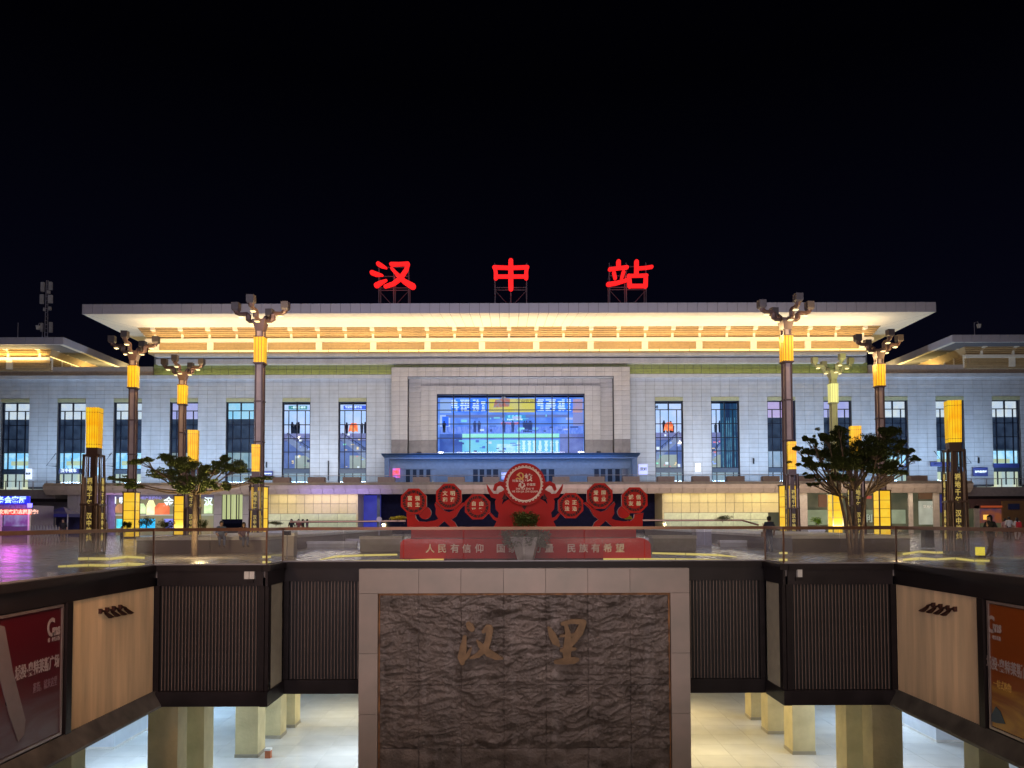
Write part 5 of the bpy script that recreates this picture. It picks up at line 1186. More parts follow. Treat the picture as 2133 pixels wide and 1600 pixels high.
# octagon plaques
def plaque(cx, cy_, r_, chars, y):
    oc = [(cx+r_*math.cos(math.pi/8+math.pi*i/4), cy_+r_*math.sin(math.pi/8+math.pi*i/4)) for i in range(8)]
    o = prism2(P(oc, y), y, y+.16, 'plaque', mon, M_mred2); X, Z = MX(cx, y), MZ(cy_, y); k_ = y/F
    rg = MB().ring(X, Z, .60*r_*k_, .80*r_*k_, y-.012, y, 32); me = rg.mesh('fretwork', org(mon)); 
    f = obj('fretwork', me, M_cut, mon)
    bars = MB()
    for i in range(26):
        a = 2*math.pi*i/26; b_ = a+random.choice((-1, 1))*.13; bars.tube([(X+.59*r_*k_*math.cos(a), y-.02, Z+.59*r_*k_*math.sin(a)), (X+.81*r_*k_*math.cos(b_), y-.02, Z+.81*r_*k_*math.sin(b_))], .0105, 4)
    obj('fret_bars', bars, M_mred2, mon)
    for j, ch in enumerate(chars): text(ch, (MX(cx+(-7.4 if j % 2 == 0 else 7.4)*r_/27, y), y-.015, MZ(cy_+(-5.5 if j < 2 else 6.8)*r_/27, y)), .185*r_/27, M_lc, mon, 'lettering', .008, .006)
YQ = YP_-.18
for cx, cy_, r_, ch in ((861.7, 1044, 29, '富强民主'), (935, 1034, 29, '文明和谐'), (994.7, 1055.5, 28.5, '自由平等'), (1189, 1053.5, 28.5, '公正法治'), (1249.8, 1033.7, 29, '爱国敬业'), (1322.5, 1042.8, 29, '诚信友善')):
    plaque(cx, cy_, r_, ch, YQ)
for s_, xs_ in (('人民有信仰', (896, 921, 947.5, 972, 998.5)), ('国家有力量', (1043, 1068, 1093, 1118, 1144)), ('民族有希望', (1190, 1215, 1240.5, 1265.5, 1291))):
    for ch, px in zip(s_, xs_): text(ch, (MX(px), YM-.02, MZ(1143.5)), .36, M_lc2, mon, 'lettering', .014, .005)
# ================================================================== PLANTS
def leafmat(name, c, t_=.25):
    m = mat(name, c, .5, var=.45, scale=9); return m
M_lf = leafmat('foliage_dark', (.10, .13, .035)); M_lf2 = leafmat('foliage_green', (.13, .17, .05)); M_lfo = leafmat('foliage_olive', (.13, .14, .05)); M_lfy = leafmat('flower_yellow', (.65, .50, .04)); M_lfl = leafmat('foliage_lime', (.30, .48, .05)); M_bark = mat('bark', (.19, .135, .095), .8, var=.3, scale=8)
def leaves(mb, c, r, n, size, flat=.5, down=0):
    for _ in range(n):
        u = Vector((random.gauss(0, 1), random.gauss(0, 1), random.gauss(0, 1))).normalized()*random.random()**.45
        p = Vector(c)+Vector((u.x*r[0], u.y*r[1], u.z*r[2]))
        a = Vector((random.uniform(-1, 1), random.uniform(-1, 1), random.uniform(-.6, .6)-down)).normalized(); b_ = a.cross(Vector((random.uniform(-.5, .5), random.uniform(-.5, .5), 1))).normalized()
        s = size*random.uniform(.6, 1.3)
        mb.face([p-a*s, p-b_*s*flat, p+a*s, p+b_*s*flat])
def shrub(px, py0, py1, wpx, Y, label, m_, group=None, pot=None, name='shrub', cat_='shrub'):
    x = XX(px, Y, 1090); z0, z1 = ZX(py1, Y), ZX(py0, Y); r_ = wpx*Y/F/2; z0 = max(0, z0)
    t_ = thing(name, label, cat_, (x, Y, z0 if not pot else 0), group)
    mb = MB(); 
    for i in range(14):
        a = random.uniform(0, 6.28); q = random.random()**.5
        leaves(mb, (x+r_*.72*q*math.cos(a), Y+r_*.6*q*math.sin(a), z0+(z1-z0)*(.35+.4*random.random())), (r_*.36, r_*.36, (z1-z0)*.3), 60, .05 if r_ < 1 else .07)
    obj('foliage', mb, m_, t_)
    obj('stem', MB().tube([(x, Y, 0 if pot else z0-.05), (x, Y, z0+(z1-z0)*.5)], .03, 5), M_bark, t_)
    return t_
# the pot in front of the monument
Yt = 28.7; xp = XX(1095, Yt, 1130); zk = lambda v: ZX(v, Yt)
pot = thing('potted_plant', 'bushy drooping plant in a tall white faceted pot before the red monument', 'potted plant', (xp, Yt, 0))
m_ = MB(); n = 6; z0, z1 = 0, zk(1118); r0, r1 = .30, .60
for i in range(n):
    a0_, a1_ = 2*math.pi*(i+.25)/n, 2*math.pi*(i+1.25)/n
    m_.face([(xp+r0*math.cos(a0_), Yt+r0*math.sin(a0_), z0), (xp+r0*math.cos(a1_), Yt+r0*math.sin(a1_), z0), (xp+r1*math.cos(a1_), Yt+r1*math.sin(a1_), z1), (xp+r1*math.cos(a0_), Yt+r1*math.sin(a0_), z1)])
m_.face([(xp+r1*.95*math.cos(2*math.pi*i/n), Yt+r1*.95*math.sin(2*math.pi*i/n), z1-.06) for i in range(n)])
obj('pot', m_, mat('pot_white', (.55, .53, .50), .5, var=.12), pot)
mb = MB()
for i in range(60):
    a = random.uniform(0, 6.28); q = random.random()**.5*.84; leaves(mb, (xp+q*math.cos(a), Yt+q*.7*math.sin(a), zk(1112)+random.uniform(-.28, .28)-.25*q), (.2, .2, .16), 80, .045, .5, .3)
obj('drooping_foliage', mb, leafmat('foliage_grey', (.21, .25, .16)), pot)
mb = MB()
for i in range(30):
    a = random.uniform(0, 6.28); q = random.random()**.5*.42; leaves(mb, (xp+q*math.cos(a), Yt+q*.7*math.sin(a), zk(1086)+random.uniform(-.2, .24)), (.17, .17, .17), 90, .05, .5)
obj('upright_foliage', mb, M_lf, pot)
# trees
def tree(px, Y, pads, label, trunk_m, leaf_m, seed, multi, nleaf):
    random.seed(seed); x = XX(px, Y, 1100); t_ = thing('tree', label, 'tree', (x, Y, 0))
    tm = MB(); zf = ZX(1030, Y)
    stems = [(x+(random.uniform(-.35, .35) if multi else 0), Y+(random.uniform(-.2, .2) if multi else 0)) for _ in range(5 if multi else 1)]
    forks = []
    for sx_, sy_ in stems:
        top = Vector((x+(sx_-x)*2.2, Y+(sy_-Y)*2, zf+random.uniform(-.2, .4))); mid = Vector(((sx_+top.x)/2+random.uniform(-.08, .08), sy_, zf*.5))
        r_ = .07 if multi else .12; tm.tube([(sx_, sy_, 0), mid, top], [r_*1.2, r_, r_*.75], 7); forks.append(top)
    lm = MB()
    for (cx, cy_, rw, rh) in pads:
        c = Vector((XX(cx, Y, cy_), Y+random.uniform(-1.3, 1.3), ZX(cy_, Y))); rx, rz_ = rw*Y/F*1.08, rh*Y/F*(1.35 if multi else 1.2)
        f = min(forks, key=lambda q: (q-c).length); m1 = f.lerp(c, .5)+Vector((random.uniform(-.15, .15), random.uniform(-.2, .2), -.12))
        tm.tube([f, m1, c], [.055, .038, .015], 5)
        for k_ in range(max(5, int(rw/3))):
            o2 = c+Vector((random.uniform(-rx, rx)*.8, random.uniform(-rx, rx)*.8, random.uniform(-rz_, rz_)*.5)); tm.tube([m1.lerp(c, .6), o2], [.018, .006], 4, False)
            leaves(lm, o2, (rx*random.uniform(.28, .55), rx*.45, rz_*random.uniform(.3, .6)), int(nleaf*1.5), .05, .42)
            if random.random() < .5: leaves(lm, o2+Vector((random.uniform(-1, 1)*rx, 0, random.uniform(-.3, 1)*rz_)), (rx*.3, rx*.3, rz_*.25), nleaf//3, .055, .42)
    obj('trunk', tm, trunk_m, t_, smooth=True); obj('crown', lm, leaf_m, t_)
    return t_
tree(405, 33.0, [(330, 948, 26, 9), (312, 962, 22, 8), (360, 960, 30, 12), (395, 968, 26, 16), (350, 985, 26, 11), (385, 1000, 30, 12), (418, 985, 22, 14), (320, 990, 20, 7), (276, 1000, 20, 6), (295, 1012, 22, 6), (460, 950, 20, 8), (478, 966, 30, 9), (452, 975, 24, 10), (500, 978, 22, 7), (440, 1005, 24, 10), (470, 1015, 22, 8), (525, 993, 24, 5), (545, 1003, 10, 4), (405, 1020, 24, 8)],
     'broad open tree with spreading tiers of leaves behind the left railing', M_bark, M_lf2, 11, False, 170)
tree(1785, 33.0, [(1685, 925, 9, 8), (1690, 940, 20, 7), (1720, 915, 18, 10), (1760, 905, 24, 12), (1800, 925, 34, 18), (1840, 912, 24, 16), (1765, 935, 34, 18), (1722, 945, 26, 12), (1680, 968, 20, 7), (1705, 975, 28, 9), (1745, 970, 32, 14), (1790, 965, 34, 16), (1835, 950, 30, 14), (1870, 945, 20, 7), (1860, 932, 12, 9), (1815, 985, 28, 10), (1770, 995, 28, 9), (1735, 1000, 22, 8), (1835, 975, 18, 9), (1715, 990, 14, 6), (1750, 1018, 10, 5), (1668, 935, 8, 5), (1672, 958, 10, 4), (1693, 912, 6, 7), (1733, 897, 12, 6), (1715, 1008, 10, 4), (1878, 962, 12, 4), (1880, 945, 10, 5), (1850, 900, 14, 7), (1826, 898, 8, 5), (1858, 990, 8, 4), (1775, 960, 36, 16), (1800, 945, 30, 14)],
     'dense dark multi stemmed tree behind the right railing', M_bark, M_lf, 12, True, 250)
point('assumed_uplight', (XX(400, 33, 1100)+.9, 31.6, 1.1), 230, (1, .75, .35)); point('assumed_uplight', (XX(1790, 33, 1100)+.9, 31.6, 1.1), 60, (1, .7, .3))  # uplights assumed near the tree feet; bare points, no fixtures
random.seed(5)
for px, y0, y1, w_, Y, lab, m_ in ((265, 1084, 1100, 20, 40, 'small dark clipped shrub beside the lit lamp base on the left', M_lf), (305, 1072, 1100, 40, 42, 'round bluish dark shrub in front of the cyan shop screen', M_lf), (343, 1080, 1104, 42, 38, 'wide dark green shrub left of the tree trunk', M_lf), (418, 1078, 1102, 34, 40, 'bright green shrub right of the tree trunk', M_lf2), (575, 1084, 1094, 36, 50, 'low green shrub at the end of the brown stair rail', M_lfo),
                                  (1505, 1074, 1088, 44, 52, 'domed green shrub behind the right stair rail', M_lfo), (1701, 1077, 1098, 26, 50, 'lime green shrub standing in a white box planter', M_lfl)):
    shrub(px, y0, y1, w_, Y, lab, m_)
for px, w_, lab in ((828, 44, 'mound of yellow flowers left of the red monument'), (1308, 20, 'small clump of yellow flowers beside the right ball of the monument')):
    shrub(px, 1073, 1084, w_, 45, lab, M_lfy, name='flower_bed', cat_='flowers')
# planters, low walls and boxes on the plaza
def block(px0, px1, z1, Y, d, m_, name, label, cat_, z0=0):
    t_ = thing(name, label, cat_, (XX((px0+px1)/2, Y, 1110), Y, z0)); xa, xb = XX(px0, Y, 1110), XX(px1, Y, 1110)
    obj('body', MB().box(xa, xb, Y, Y+d, z0, z1-.14), m_, t_); obj('cap', MB().box(xa-.03, xb+.03, Y-.03, Y+d+.03, z1-.14, z1), M_white if m_ is not M_cr else m_, t_); return t_
M_pl = mat('planter_stone', (.42, .38, .36), .5); M_bed = mat('bed_stone', (.12, .095, .09), .35, var=.3, scale=.5)
block(285, 556, .75, 37, 40, M_bed, 'raised_bed', 'long raised stone bed behind the left railing where two people sit', 'raised bed')
block(1650, 1895, .75, 37, 40, M_bed, 'raised_bed', 'long raised stone bed behind the right railing near the dark tree', 'raised bed')
block(560, 600, .9, 49, 2, M_pl, 'planter_box', 'grey box planter under the low shrub by the left stair rail', 'planter')
block(1684, 1718, .9, 49.5, 2, M_white, 'planter_box', 'white box planter holding the lime green shrub', 'planter')
block(590, 612, 1.0, 33.5, .5, M_pl, 'stone_block', 'pale upright stone block behind the glass left of the monument', 'block')
block(1450, 1482, .95, 46, 1, M_steel, 'stone_block', 'grey upright block right of the monument near the stair', 'block')
for px, Y, lab in ((1932, 40, 'black waste bin behind the right side glass'), (598, 30.5, 'small black box on a thin stand behind the glass')):
    x = XX(px, Y, 1110); t_ = thing('bin', lab, 'bin', (x, Y, 0))
    if px > 1000: obj('body', MB().taper(x, Y, .05, .95, .5, .4, .46, .38), M_black, t_); obj('lid', MB().taper(x, Y, .96, 1.02, .52, .42, .4, .3), M_dark, t_)
    else: obj('box', MB().box(x-.13, x+.13, Y-.1, Y+.1, .95, 1.12), M_black, t_); obj('stand', MB().tube([(x, Y, 0), (x, Y, .95)], .025, 5), M_steel, t_)
# stair rails in the middle of the plaza
def stair_rail(px0, px1, Y, label, h=1.5, kink=None):
    xa, xb = XX(px0, Y, 1085), XX(px1, Y, 1085); t_ = thing('stair_rail', label, 'railing', ((xa+xb)/2, Y, 0))
    pts = [(xa, Y, h-.05), (xb, Y, h)] if kink != 2 else [(xa, Y, h), (xb-1.2, Y, h), (xb, Y, h-.35)]
    obj('handrail', MB().tube(pts, .07, 6), M_rail, t_); obj('kerb', MB().box(xa, xb, Y-.15, Y+.15, 0, .25), M_pl, t_)
    n_ = 4
    for i in range(n_):
        a = xa+(xb-xa)*i/n_; b_ = xa+(xb-xa)*(i+1)/n_; k_ = ('sr', round(b_-a, 2))
        if k_ not in GM: GM[k_] = boxmesh('glass_pane', b_-a-.05, .02, h-.35, M_glass)
        piece('glass_pane', GM[k_], ((a+b_)/2, Y, .27+(h-.35)/2), t_)
stair_rail(604, 845, 55, 'brown topped glass stair rail left of the monument'); stair_rail(1335, 1580, 55, 'brown topped glass stair rail right of the monument', kink=2)
for px0, px1, lab in ((640, 742, 'pale low kerb wall of the stair opening left of the monument, farther left'), (1500, 1590, 'pale low kerb wall of the stair opening near the person in navy')):
    block(px0, px1, .35, 44, .4, mat('kerb_pale', (.55, .54, .5), .5), 'kerb_wall', lab, 'kerb wall')
x = XX(2016, 31, 1145); lt_ = thing('light_box', 'small glowing yellow box light on the paving behind the right side glass', 'light', (x, 30.2, 0)); obj('body', MB().box(x-.13, x+.13, 30.1, 30.3, .1, .42), emit('yellow_box_light', (.95, .78, .06), 1.0), lt_); obj('foot', MB().box(x-.15, x+.15, 30.08, 30.32, 0, .1), M_dark, lt_)
# stair well walls behind them, glimpsed as pale green stone
for px0, px1 in ((750, 835), (1360, 1450)):
    block(px0, px1, .75, 38, 1.2, mat('bench_stone', (.45, .45, .40), .5), 'stone_bench', 'pale stone bench %s of the red monument' % ('left' if px0 < 1000 else 'right'), 'bench')
# ================================================================== LAMP POSTS
M_lan = emit('lantern_glow', (1, .43, .004), .98, (1, .66, .02), 1.1); M_lan2 = emit('lantern_glow_pale', (.85, .82, .28), .95); M_disc = emit('down_light', (1, .8, .4), 1.5); M_lbase = emit('lamp_base_glow', (.95, .62, .045), .95, (.9, .50, .02), 2)
M_paleg = mat('pale_green_lamp', (.38, .38, .20), .5)
def lamp_proto(pale=False):
    br, pn = (M_paleg, M_paleg) if pale else (M_brown, M_pink)
    t_ = thing('lamp_post', 'x', 'lamp post', (0, 0, 0), 'tall branching lamp posts on the plaza')
    gl = M_lan2 if pale else M_lan
    obj('base_box', MB().box(-.33, .33, -.33, .33, .12, 2.65), M_lbase, t_)
    m_ = MB().box(-.38, .38, -.38, .38, 0, .12).box(-.38, .38, -.38, .38, 2.65, 2.72)
    for k_ in range(1, 5): m_.box(-.345, .345, -.345, .345, .12+k_*.5-.012, .12+k_*.5+.012)
    for a, b_ in ((-1, -1), (1, -1), (1, 1), (-1, 1)): m_.box(a*.30, a*.36, b_*.30, b_*.36, .12, 2.65)
    obj('base_frame', m_, br, t_)
    obj('pole', MB().box(-.14, .14, -.14, .14, 2.7, 10.4), pn, t_)
    m_ = MB()
    for a, b_ in ((-1, -1), (1, -1), (1, 1), (-1, 1)): m_.box(a*.13, a*.195, b_*.13, b_*.195, 2.7, 10.4)
    for z in (4.9, 6.9, 8.75): m_.box(-.22, .22, -.22, .22, z-.03, z+.03)
    obj('pole_edges', m_, br, t_)
    m_ = MB()
    for a in (0, 1, 2, 3):
        pass
    obj('lantern', MB().taper(0, 0, 8.82, 10.08, .48, .48, .50, .50), gl, t_)
    m_ = MB()
    for a in (-.16, 0, .16):
        for s_ in (-1, 1): m_.box(a-.008, a+.008, s_*.245, s_*.262, 8.82, 10.08); m_.box(s_*.245, s_*.262, a-.008, a+.008, 8.82, 10.08)
    m_.box(-.27, .27, -.27, .27, 8.76, 8.82).box(-.26, .26, -.26, .26, 10.08, 10.12)
    obj('lantern_ribs', m_, br, t_)
    obj('crown_cup', MB().taper(0, 0, 10.4, 10.95, .38, .38, .66, .66), br, t_)
    for k_ in range(4):
        a = math.pi/2*k_; c, s = math.cos(a), math.sin(a); P_ = lambda r_, z: (r_*c, r_*s, z)
        m_ = MB().tube([P_(.2, 10.92), P_(.5, 10.9), P_(.62, 11.0), P_(.62, 11.2), P_(.72, 11.28), P_(1.05, 11.28), P_(1.2, 11.36), P_(1.25, 11.5)], [.10, .11, .14, .14, .12, .11, .13, .15], 6)
        ar = obj('arm', m_, br, t_)
        m_ = MB().taper(1.25*c, 1.25*s, 11.44, 11.52, .28, .28, .36, .36).taper(1.25*c, 1.25*s, 11.52, 11.85, .36, .36, .36, .36)
        obj('lamp_head', m_, mat('lamp_head_brown', (.06, .045, .04), .5) if not pale else M_paleg, ar)
        obj('down_light', MB().taper(.46*c, .46*s, 10.75, 10.79, .17, .17, .22, .22), M_disc, ar); obj('down_light', MB().taper(1.0*c, 1.0*s, 11.10, 11.15, .17, .17, .22, .22), M_disc, ar)
    return t_
LP = lamp_proto(); used = 0
spec = [(541, 615, 57.9, 'tallest branching lamp post left of the red monument'), (277, 690, 68.9, 'branching lamp post far left, crown overlapping the gap between roofs'), (380, 740, 78.9, 'shortest looking branching lamp post behind the left tree'),
        (1640, 612, 57.9, 'tallest branching lamp post right of the red monument'), (1833, 687, 68.9, 'branching lamp post far right with brown crown')]
for px, py, Y, lab in spec:
    pass
for i, (px, py, Y, lab) in enumerate(spec):
    zt_ = W(px, py, Y-1.9).z; place(LP, i, (XX(px, Y, 860), Y, 0), rad((i*7) % 11-3), lab, zt_/11.85)
    
LP2 = lamp_proto(True); zt_ = W(1735, 735, 76.5).z; place(LP2, 0, (XX(1736, 78.9, 860), 78.9, 0), rad(4), 'pale green lit branching lamp post behind the right tree', zt_/11.85)
point('lamp_light', (XX(1736, 78.9, 740), 74.5, 15.5), 220, (.9, 1, .5), .3)
for px, Y in ((541, 57.9), (1640, 57.9), (277, 68.9), (1833, 68.9), (380, 78.9)):
    x = XX(px, Y, 860)
    for dx, dy in ((1.0, -.9), (-1.0, .9)):
        point('lamp_light', (x+dx*2, Y+dy*1.7, 15.8), 650, WARM, .1)
# unseen point lights behind the camera, added as warm fill; no posts there
for i, (x, y) in enumerate(((-19, -6), (20, -8))):
    point('lamp_light', (x+.8, y+.8, 10.4), 900, WARM, .2)
# ================================================================== CALLIGRAPHY PILLARS
TXT = '福地千年汉中地灿'
def pillar_proto():
    t_ = thing('lantern_pillar', 'x', 'lantern pillar', (0, 0, 0), 'lantern pillars with gold lettering')
    obj('core', MB().taper(0, 0, .1, 2.6, .66, .66, .56, .56).taper(0, 0, 2.6, 5.2, .34, .34, .30, .30), M_brown, t_)
    obj('plinth', MB().taper(0, 0, 0, .15, 1.25, 1.25, 1.2, 1.2), M_dark, t_)
    obj('neck', MB().taper(0, 0, 5.05, 5.45, .74, .74, .74, .74), M_brown, t_)
    obj('lantern', MB().taper(0, 0, 5.45, 7.5, .76, .76, .82, .82), M_lan, t_)
    m_ = MB()
    for k_ in range(5):
        a = -.32+.16*k_
        for s_ in (-1, 1):
            m_.tube([(a*.98, s_*.385, 5.45), (a*1.05, s_*.415, 7.5)], .009, 4); m_.tube([(s_*.385, a*.98, 5.45), (s_*.415, a*1.05, 7.5)], .009, 4)
    for z, h in ((5.62, .392), (7.25, .41)): 
        for s_ in (-1, 1): m_.box(-h, h, s_*h-.008, s_*h+.008, z-.008, z+.008).box(s_*h-.008, s_*h+.008, -h, h, z-.008, z+.008)
    obj('lantern_ribs', m_, M_brown, t_)
    for rz_ in range(4):
        for k_, (a, c0) in enumerate(((-.42, 1.0), (-.28, .9), (.28, .9), (.42, 1.0), (.55, 1.0))):
            z1_ = 5.02 if k_ != 4 else 5.1
            m_ = MB(); w_ = .045
            m_.tube([(a*1.12, -.60, .15), (a*.98, -.50, z1_)], [.045, .03], 4)
            m_.v = [(x*math.cos(rz_*math.pi/2)-y*math.sin(rz_*math.pi/2), x*math.sin(rz_*math.pi/2)+y*math.cos(rz_*math.pi/2), z) for x, y, z in m_.v]
            obj('fin', m_, M_pink if k_ % 2 else M_brown, t_)
        if rz_ in (0, 1, 3):
            bd = MB().taper(0, -.57, .35, 3.95, .36, .06, .34, .05); R4 = lambda x, y: (x*math.cos(rz_*math.pi/2)-y*math.sin(rz_*math.pi/2), x*math.sin(rz_*math.pi/2)+y*math.cos(rz_*math.pi/2))
            bd.v = [(*R4(x, y), z) for x, y, z in bd.v]; b_ = obj('name_board', bd, M_brown if rz_ else mat('board_brown', (.05, .028, .022), .5), t_)
            for j, ch in enumerate(TXT):
                z = 3.72 - j*.37 - (.28 if j > 3 else 0); x, y = R4(0, -.615); text(ch, (x, y, z), .34, M_goldl, b_, 'character', .012, .008, rz_*math.pi/2, 1.05)
    for z, s_ in ((2.55, .60), (5.05, .50)):
        m_ = MB()
        for s2 in (-1, 1): m_.box(-s_, s_, s2*s_-.03, s2*s_+.03, z-.05, z+.05).box(s2*s_-.03, s2*s_+.03, -s_, s_, z-.05, z+.05)
        obj('band', m_, M_brown, t_)
    for sx_ in (-.44, .40):
        obj('infill_panel', MB().box(sx_-.07, sx_+.07, -.56, -.53, 2.6, 4.0), M_pink, t_)
    return t_
M_goldl = emit('gold_lit_letter', (.55, .40, .10), .75)
PP = pillar_proto()
for i, (px, top, Y, lab, rz_) in enumerate(((195, 848, 35, 'biggest lantern pillar left, standing behind the side glass', .1), (402, 895, 43.8, 'lantern pillar half hidden behind the left tree', .2), (533, 925, 52, 'smallest lantern pillar left, beside the tall lamp post', .2),
                                     (1988, 838, 33.7, 'biggest lantern pillar right, standing behind the side glass', -.22), (1783, 890, 42.7, 'lantern pillar hidden by the dark right tree', -.2), (1650, 922, 51, 'smallest lantern pillar right, beside the tall lamp post', -.2))):
    place(PP, i, (XX(px, Y, 1000), Y, 0), rz_, lab, ZX(top, Y)/7.5)
for o in bpy.data.objects:
    if o.name.startswith('lantern_pillar') and o.parent is None: o.scale = (o.scale[0]*.74, o.scale[1]*.74, o.scale[2])
# ================================================================== KIOSK, TENT, GATE
YK = 55.0; kX = lambda p: XX(p, YK, 1070); kZ = lambda v: ZX(v, YK)
ki = thing('police_kiosk', 'police kiosk with blue lit sign and red scrolling display at the left edge', 'kiosk', (kX(20), YK, 0))
obj('roof_sign', MB().box(kX(-60), kX(63), YK-.2, YK, kZ(1048), kZ(1031)), emit('kiosk_sign_blue', (.02, .03, .75), .9), ki)
for ch, px in zip('警务会客厅', (-20, 5, 21, 36, 51)): text(ch, (kX(px), YK-.26, kZ(1039.5)), .5, emit('sign_ice', (.55, .85, 1), 1.4), ki, 'sign_letter', .02, .015)
obj('fascia', MB().box(kX(-60), kX(62), YK, YK+.2, kZ(1058), kZ(1048)), mat('kiosk_fascia', (.35, .22, .40), .4), ki); text('POLICE', (kX(32), YK-.04, kZ(1053)), .36, mat('police_letter', (.3, .3, .55), .5), ki, 'sign_letter', .02, .01, 0, 1.4)
obj('led_display', MB().box(kX(-60), kX(64), YK-.1, YK+.1, kZ(1070), kZ(1058.5)), emit('led_red', (.85, .02, .015), .9, (.45, .0, .01), 2.0), ki)
text('新时代文明实践志愿服务!', (kX(27), YK-.16, kZ(1064.2)), .34, emit('led_orange_text', (1, .55, .4), 1.4), ki, 'led_text', .01, .01)
obj('window', MB().box(kX(8), kX(60), YK, YK+.1, kZ(1094), kZ(1070)), emit('kiosk_glass', (.14, .05, .22), .8, (.30, .30, .55), 1.1), ki)
obj('body', MB().box(kX(-60), kX(60), YK+.2, YK+3, 0, kZ(1050)).box(kX(-60), kX(60), YK-.02, YK+.2, 0, kZ(1095)), mat('kiosk_body', (.14, .11, .20), .4), ki)
for px in (3, 62): obj('post', MB().box(kX(px)-.06, kX(px)+.06, YK-.12, YK+.05, 0, kZ(1058)), M_white, ki)
p_ = W(62, 1053, YK-.3); obj('beacon', MB().taper(p_.x, YK-.3, p_.z-.15, p_.z+.15, .2, .2, .24, .24), emit('beacon_blue', (.12, .10, 1), 5), ki)
point('kiosk_light', (kX(45), YK-1.2, 1.9), 60, (.9, .12, .75), .5); area('kiosk_glow', (kX(20), YK-.8, 1.7), 4, 55, (.62, .16, .95), (.15, -1, -.45), .4)
tn = thing('canopy_tent', 'dark blue pop up tent behind the standing man on the left', 'tent', (XX(105, 58, 1070), 58, 0))
tX = lambda p: XX(p, 58, 1070); tZ = lambda v: ZX(v, 58)
cx_ = tX(111); xa, xb = tX(70), tX(141); za, zc = tZ(1068), tZ(1053); m_ = MB(); ap = (cx_, 59.3, zc)
cs = [(xa, 58, za), (xb, 58, za), (xb, 60.8, za), (xa, 60.8, za)]; mids = [((c[0]+ap[0])/2, (c[1]+ap[1])/2, za+(zc-za)*.36) for c in cs]
for i in range(4): j = (i+1) % 4; m_.face([cs[i], cs[j], mids[j], mids[i]]); m_.face([mids[i], mids[j], ap]); m_.face([(cs[i][0], cs[i][1], za-.25), (cs[j][0], cs[j][1], za-.25), cs[j], cs[i]])
obj('canopy', m_, mat('tent_blue', (.02, .02, .16), .6), tn)
for c in cs: obj('leg', MB().tube([(c[0], c[1], 0), (c[0], c[1], za)], .04, 5), M_steel, tn)
obj('side_cloth', MB().box(xa+.1, xb-.4, 60.7, 60.75, .3, za-.2), mat('tent_cloth', (.03, .03, .12), .7), tn)
gt = thing('folding_gate', 'low metal folding gate with crossed bars beside the police kiosk', 'gate', (XX(95, 50, 1100), 50, 0))
m_ = MB(); xa, xb = XX(66, 50, 1100), XX(123, 50, 1100)
for i in range(9):
    a = xa+(xb-xa)*i/9; b_ = xa+(xb-xa)*(i+1)/9; m_ = MB().tube([(a, 50, .15), (b_, 50, 1.2)], .03, 4).tube([(b_, 50.06, .15), (a, 50.06, 1.2)], .03, 4); obj('cross_bar', m_, M_steel, gt)
    obj('post', MB().tube([(a, 50, 0), (a, 50, 1.3)], .03, 4), M_steel, gt)
# ================================================================== PEOPLE
M_skin = mat('skin', (.42, .26, .18), .6); M_hair = mat('hair_black', (.012, .011, .012), .5)
POSES = {
 'stand': dict(pelvis=(0, 0, .52), chest=(0, .0, .76), neck=(0, 0, .835), head=(0, -.01, .91), sh=(.105, 0, .80), el=(.145, .02, .64), ha=(.14, -.04, .50), hip=(.05, 0, .50), kn=(.055, -.01, .28), an=(.06, .01, .04), toe=(.065, -.08, .02)),
 'walk': dict(pelvis=(0, 0, .52), chest=(0, -.01, .76), neck=(0, -.015, .835), head=(0, -.03, .91), sh=(.105, -.01, .80), el=(.14, .05, .64), ha=(.14, .0, .51), hip=(.05, 0, .50), kn=(.05, -.07, .29), an=(.05, -.02, .05), toe=(.055, -.1, .02)),
 'sit': dict(pelvis=(0, 0, .27), chest=(0, -.04, .50), neck=(0, -.07, .575), head=(0, -.10, .65), sh=(.105, -.05, .54), el=(.14, -.10, .38), ha=(.08, -.22, .30), hip=(.05, -.02, .26), kn=(.07, -.26, .27), an=(.06, -.24, .04), toe=(.065, -.32, .02)),
}
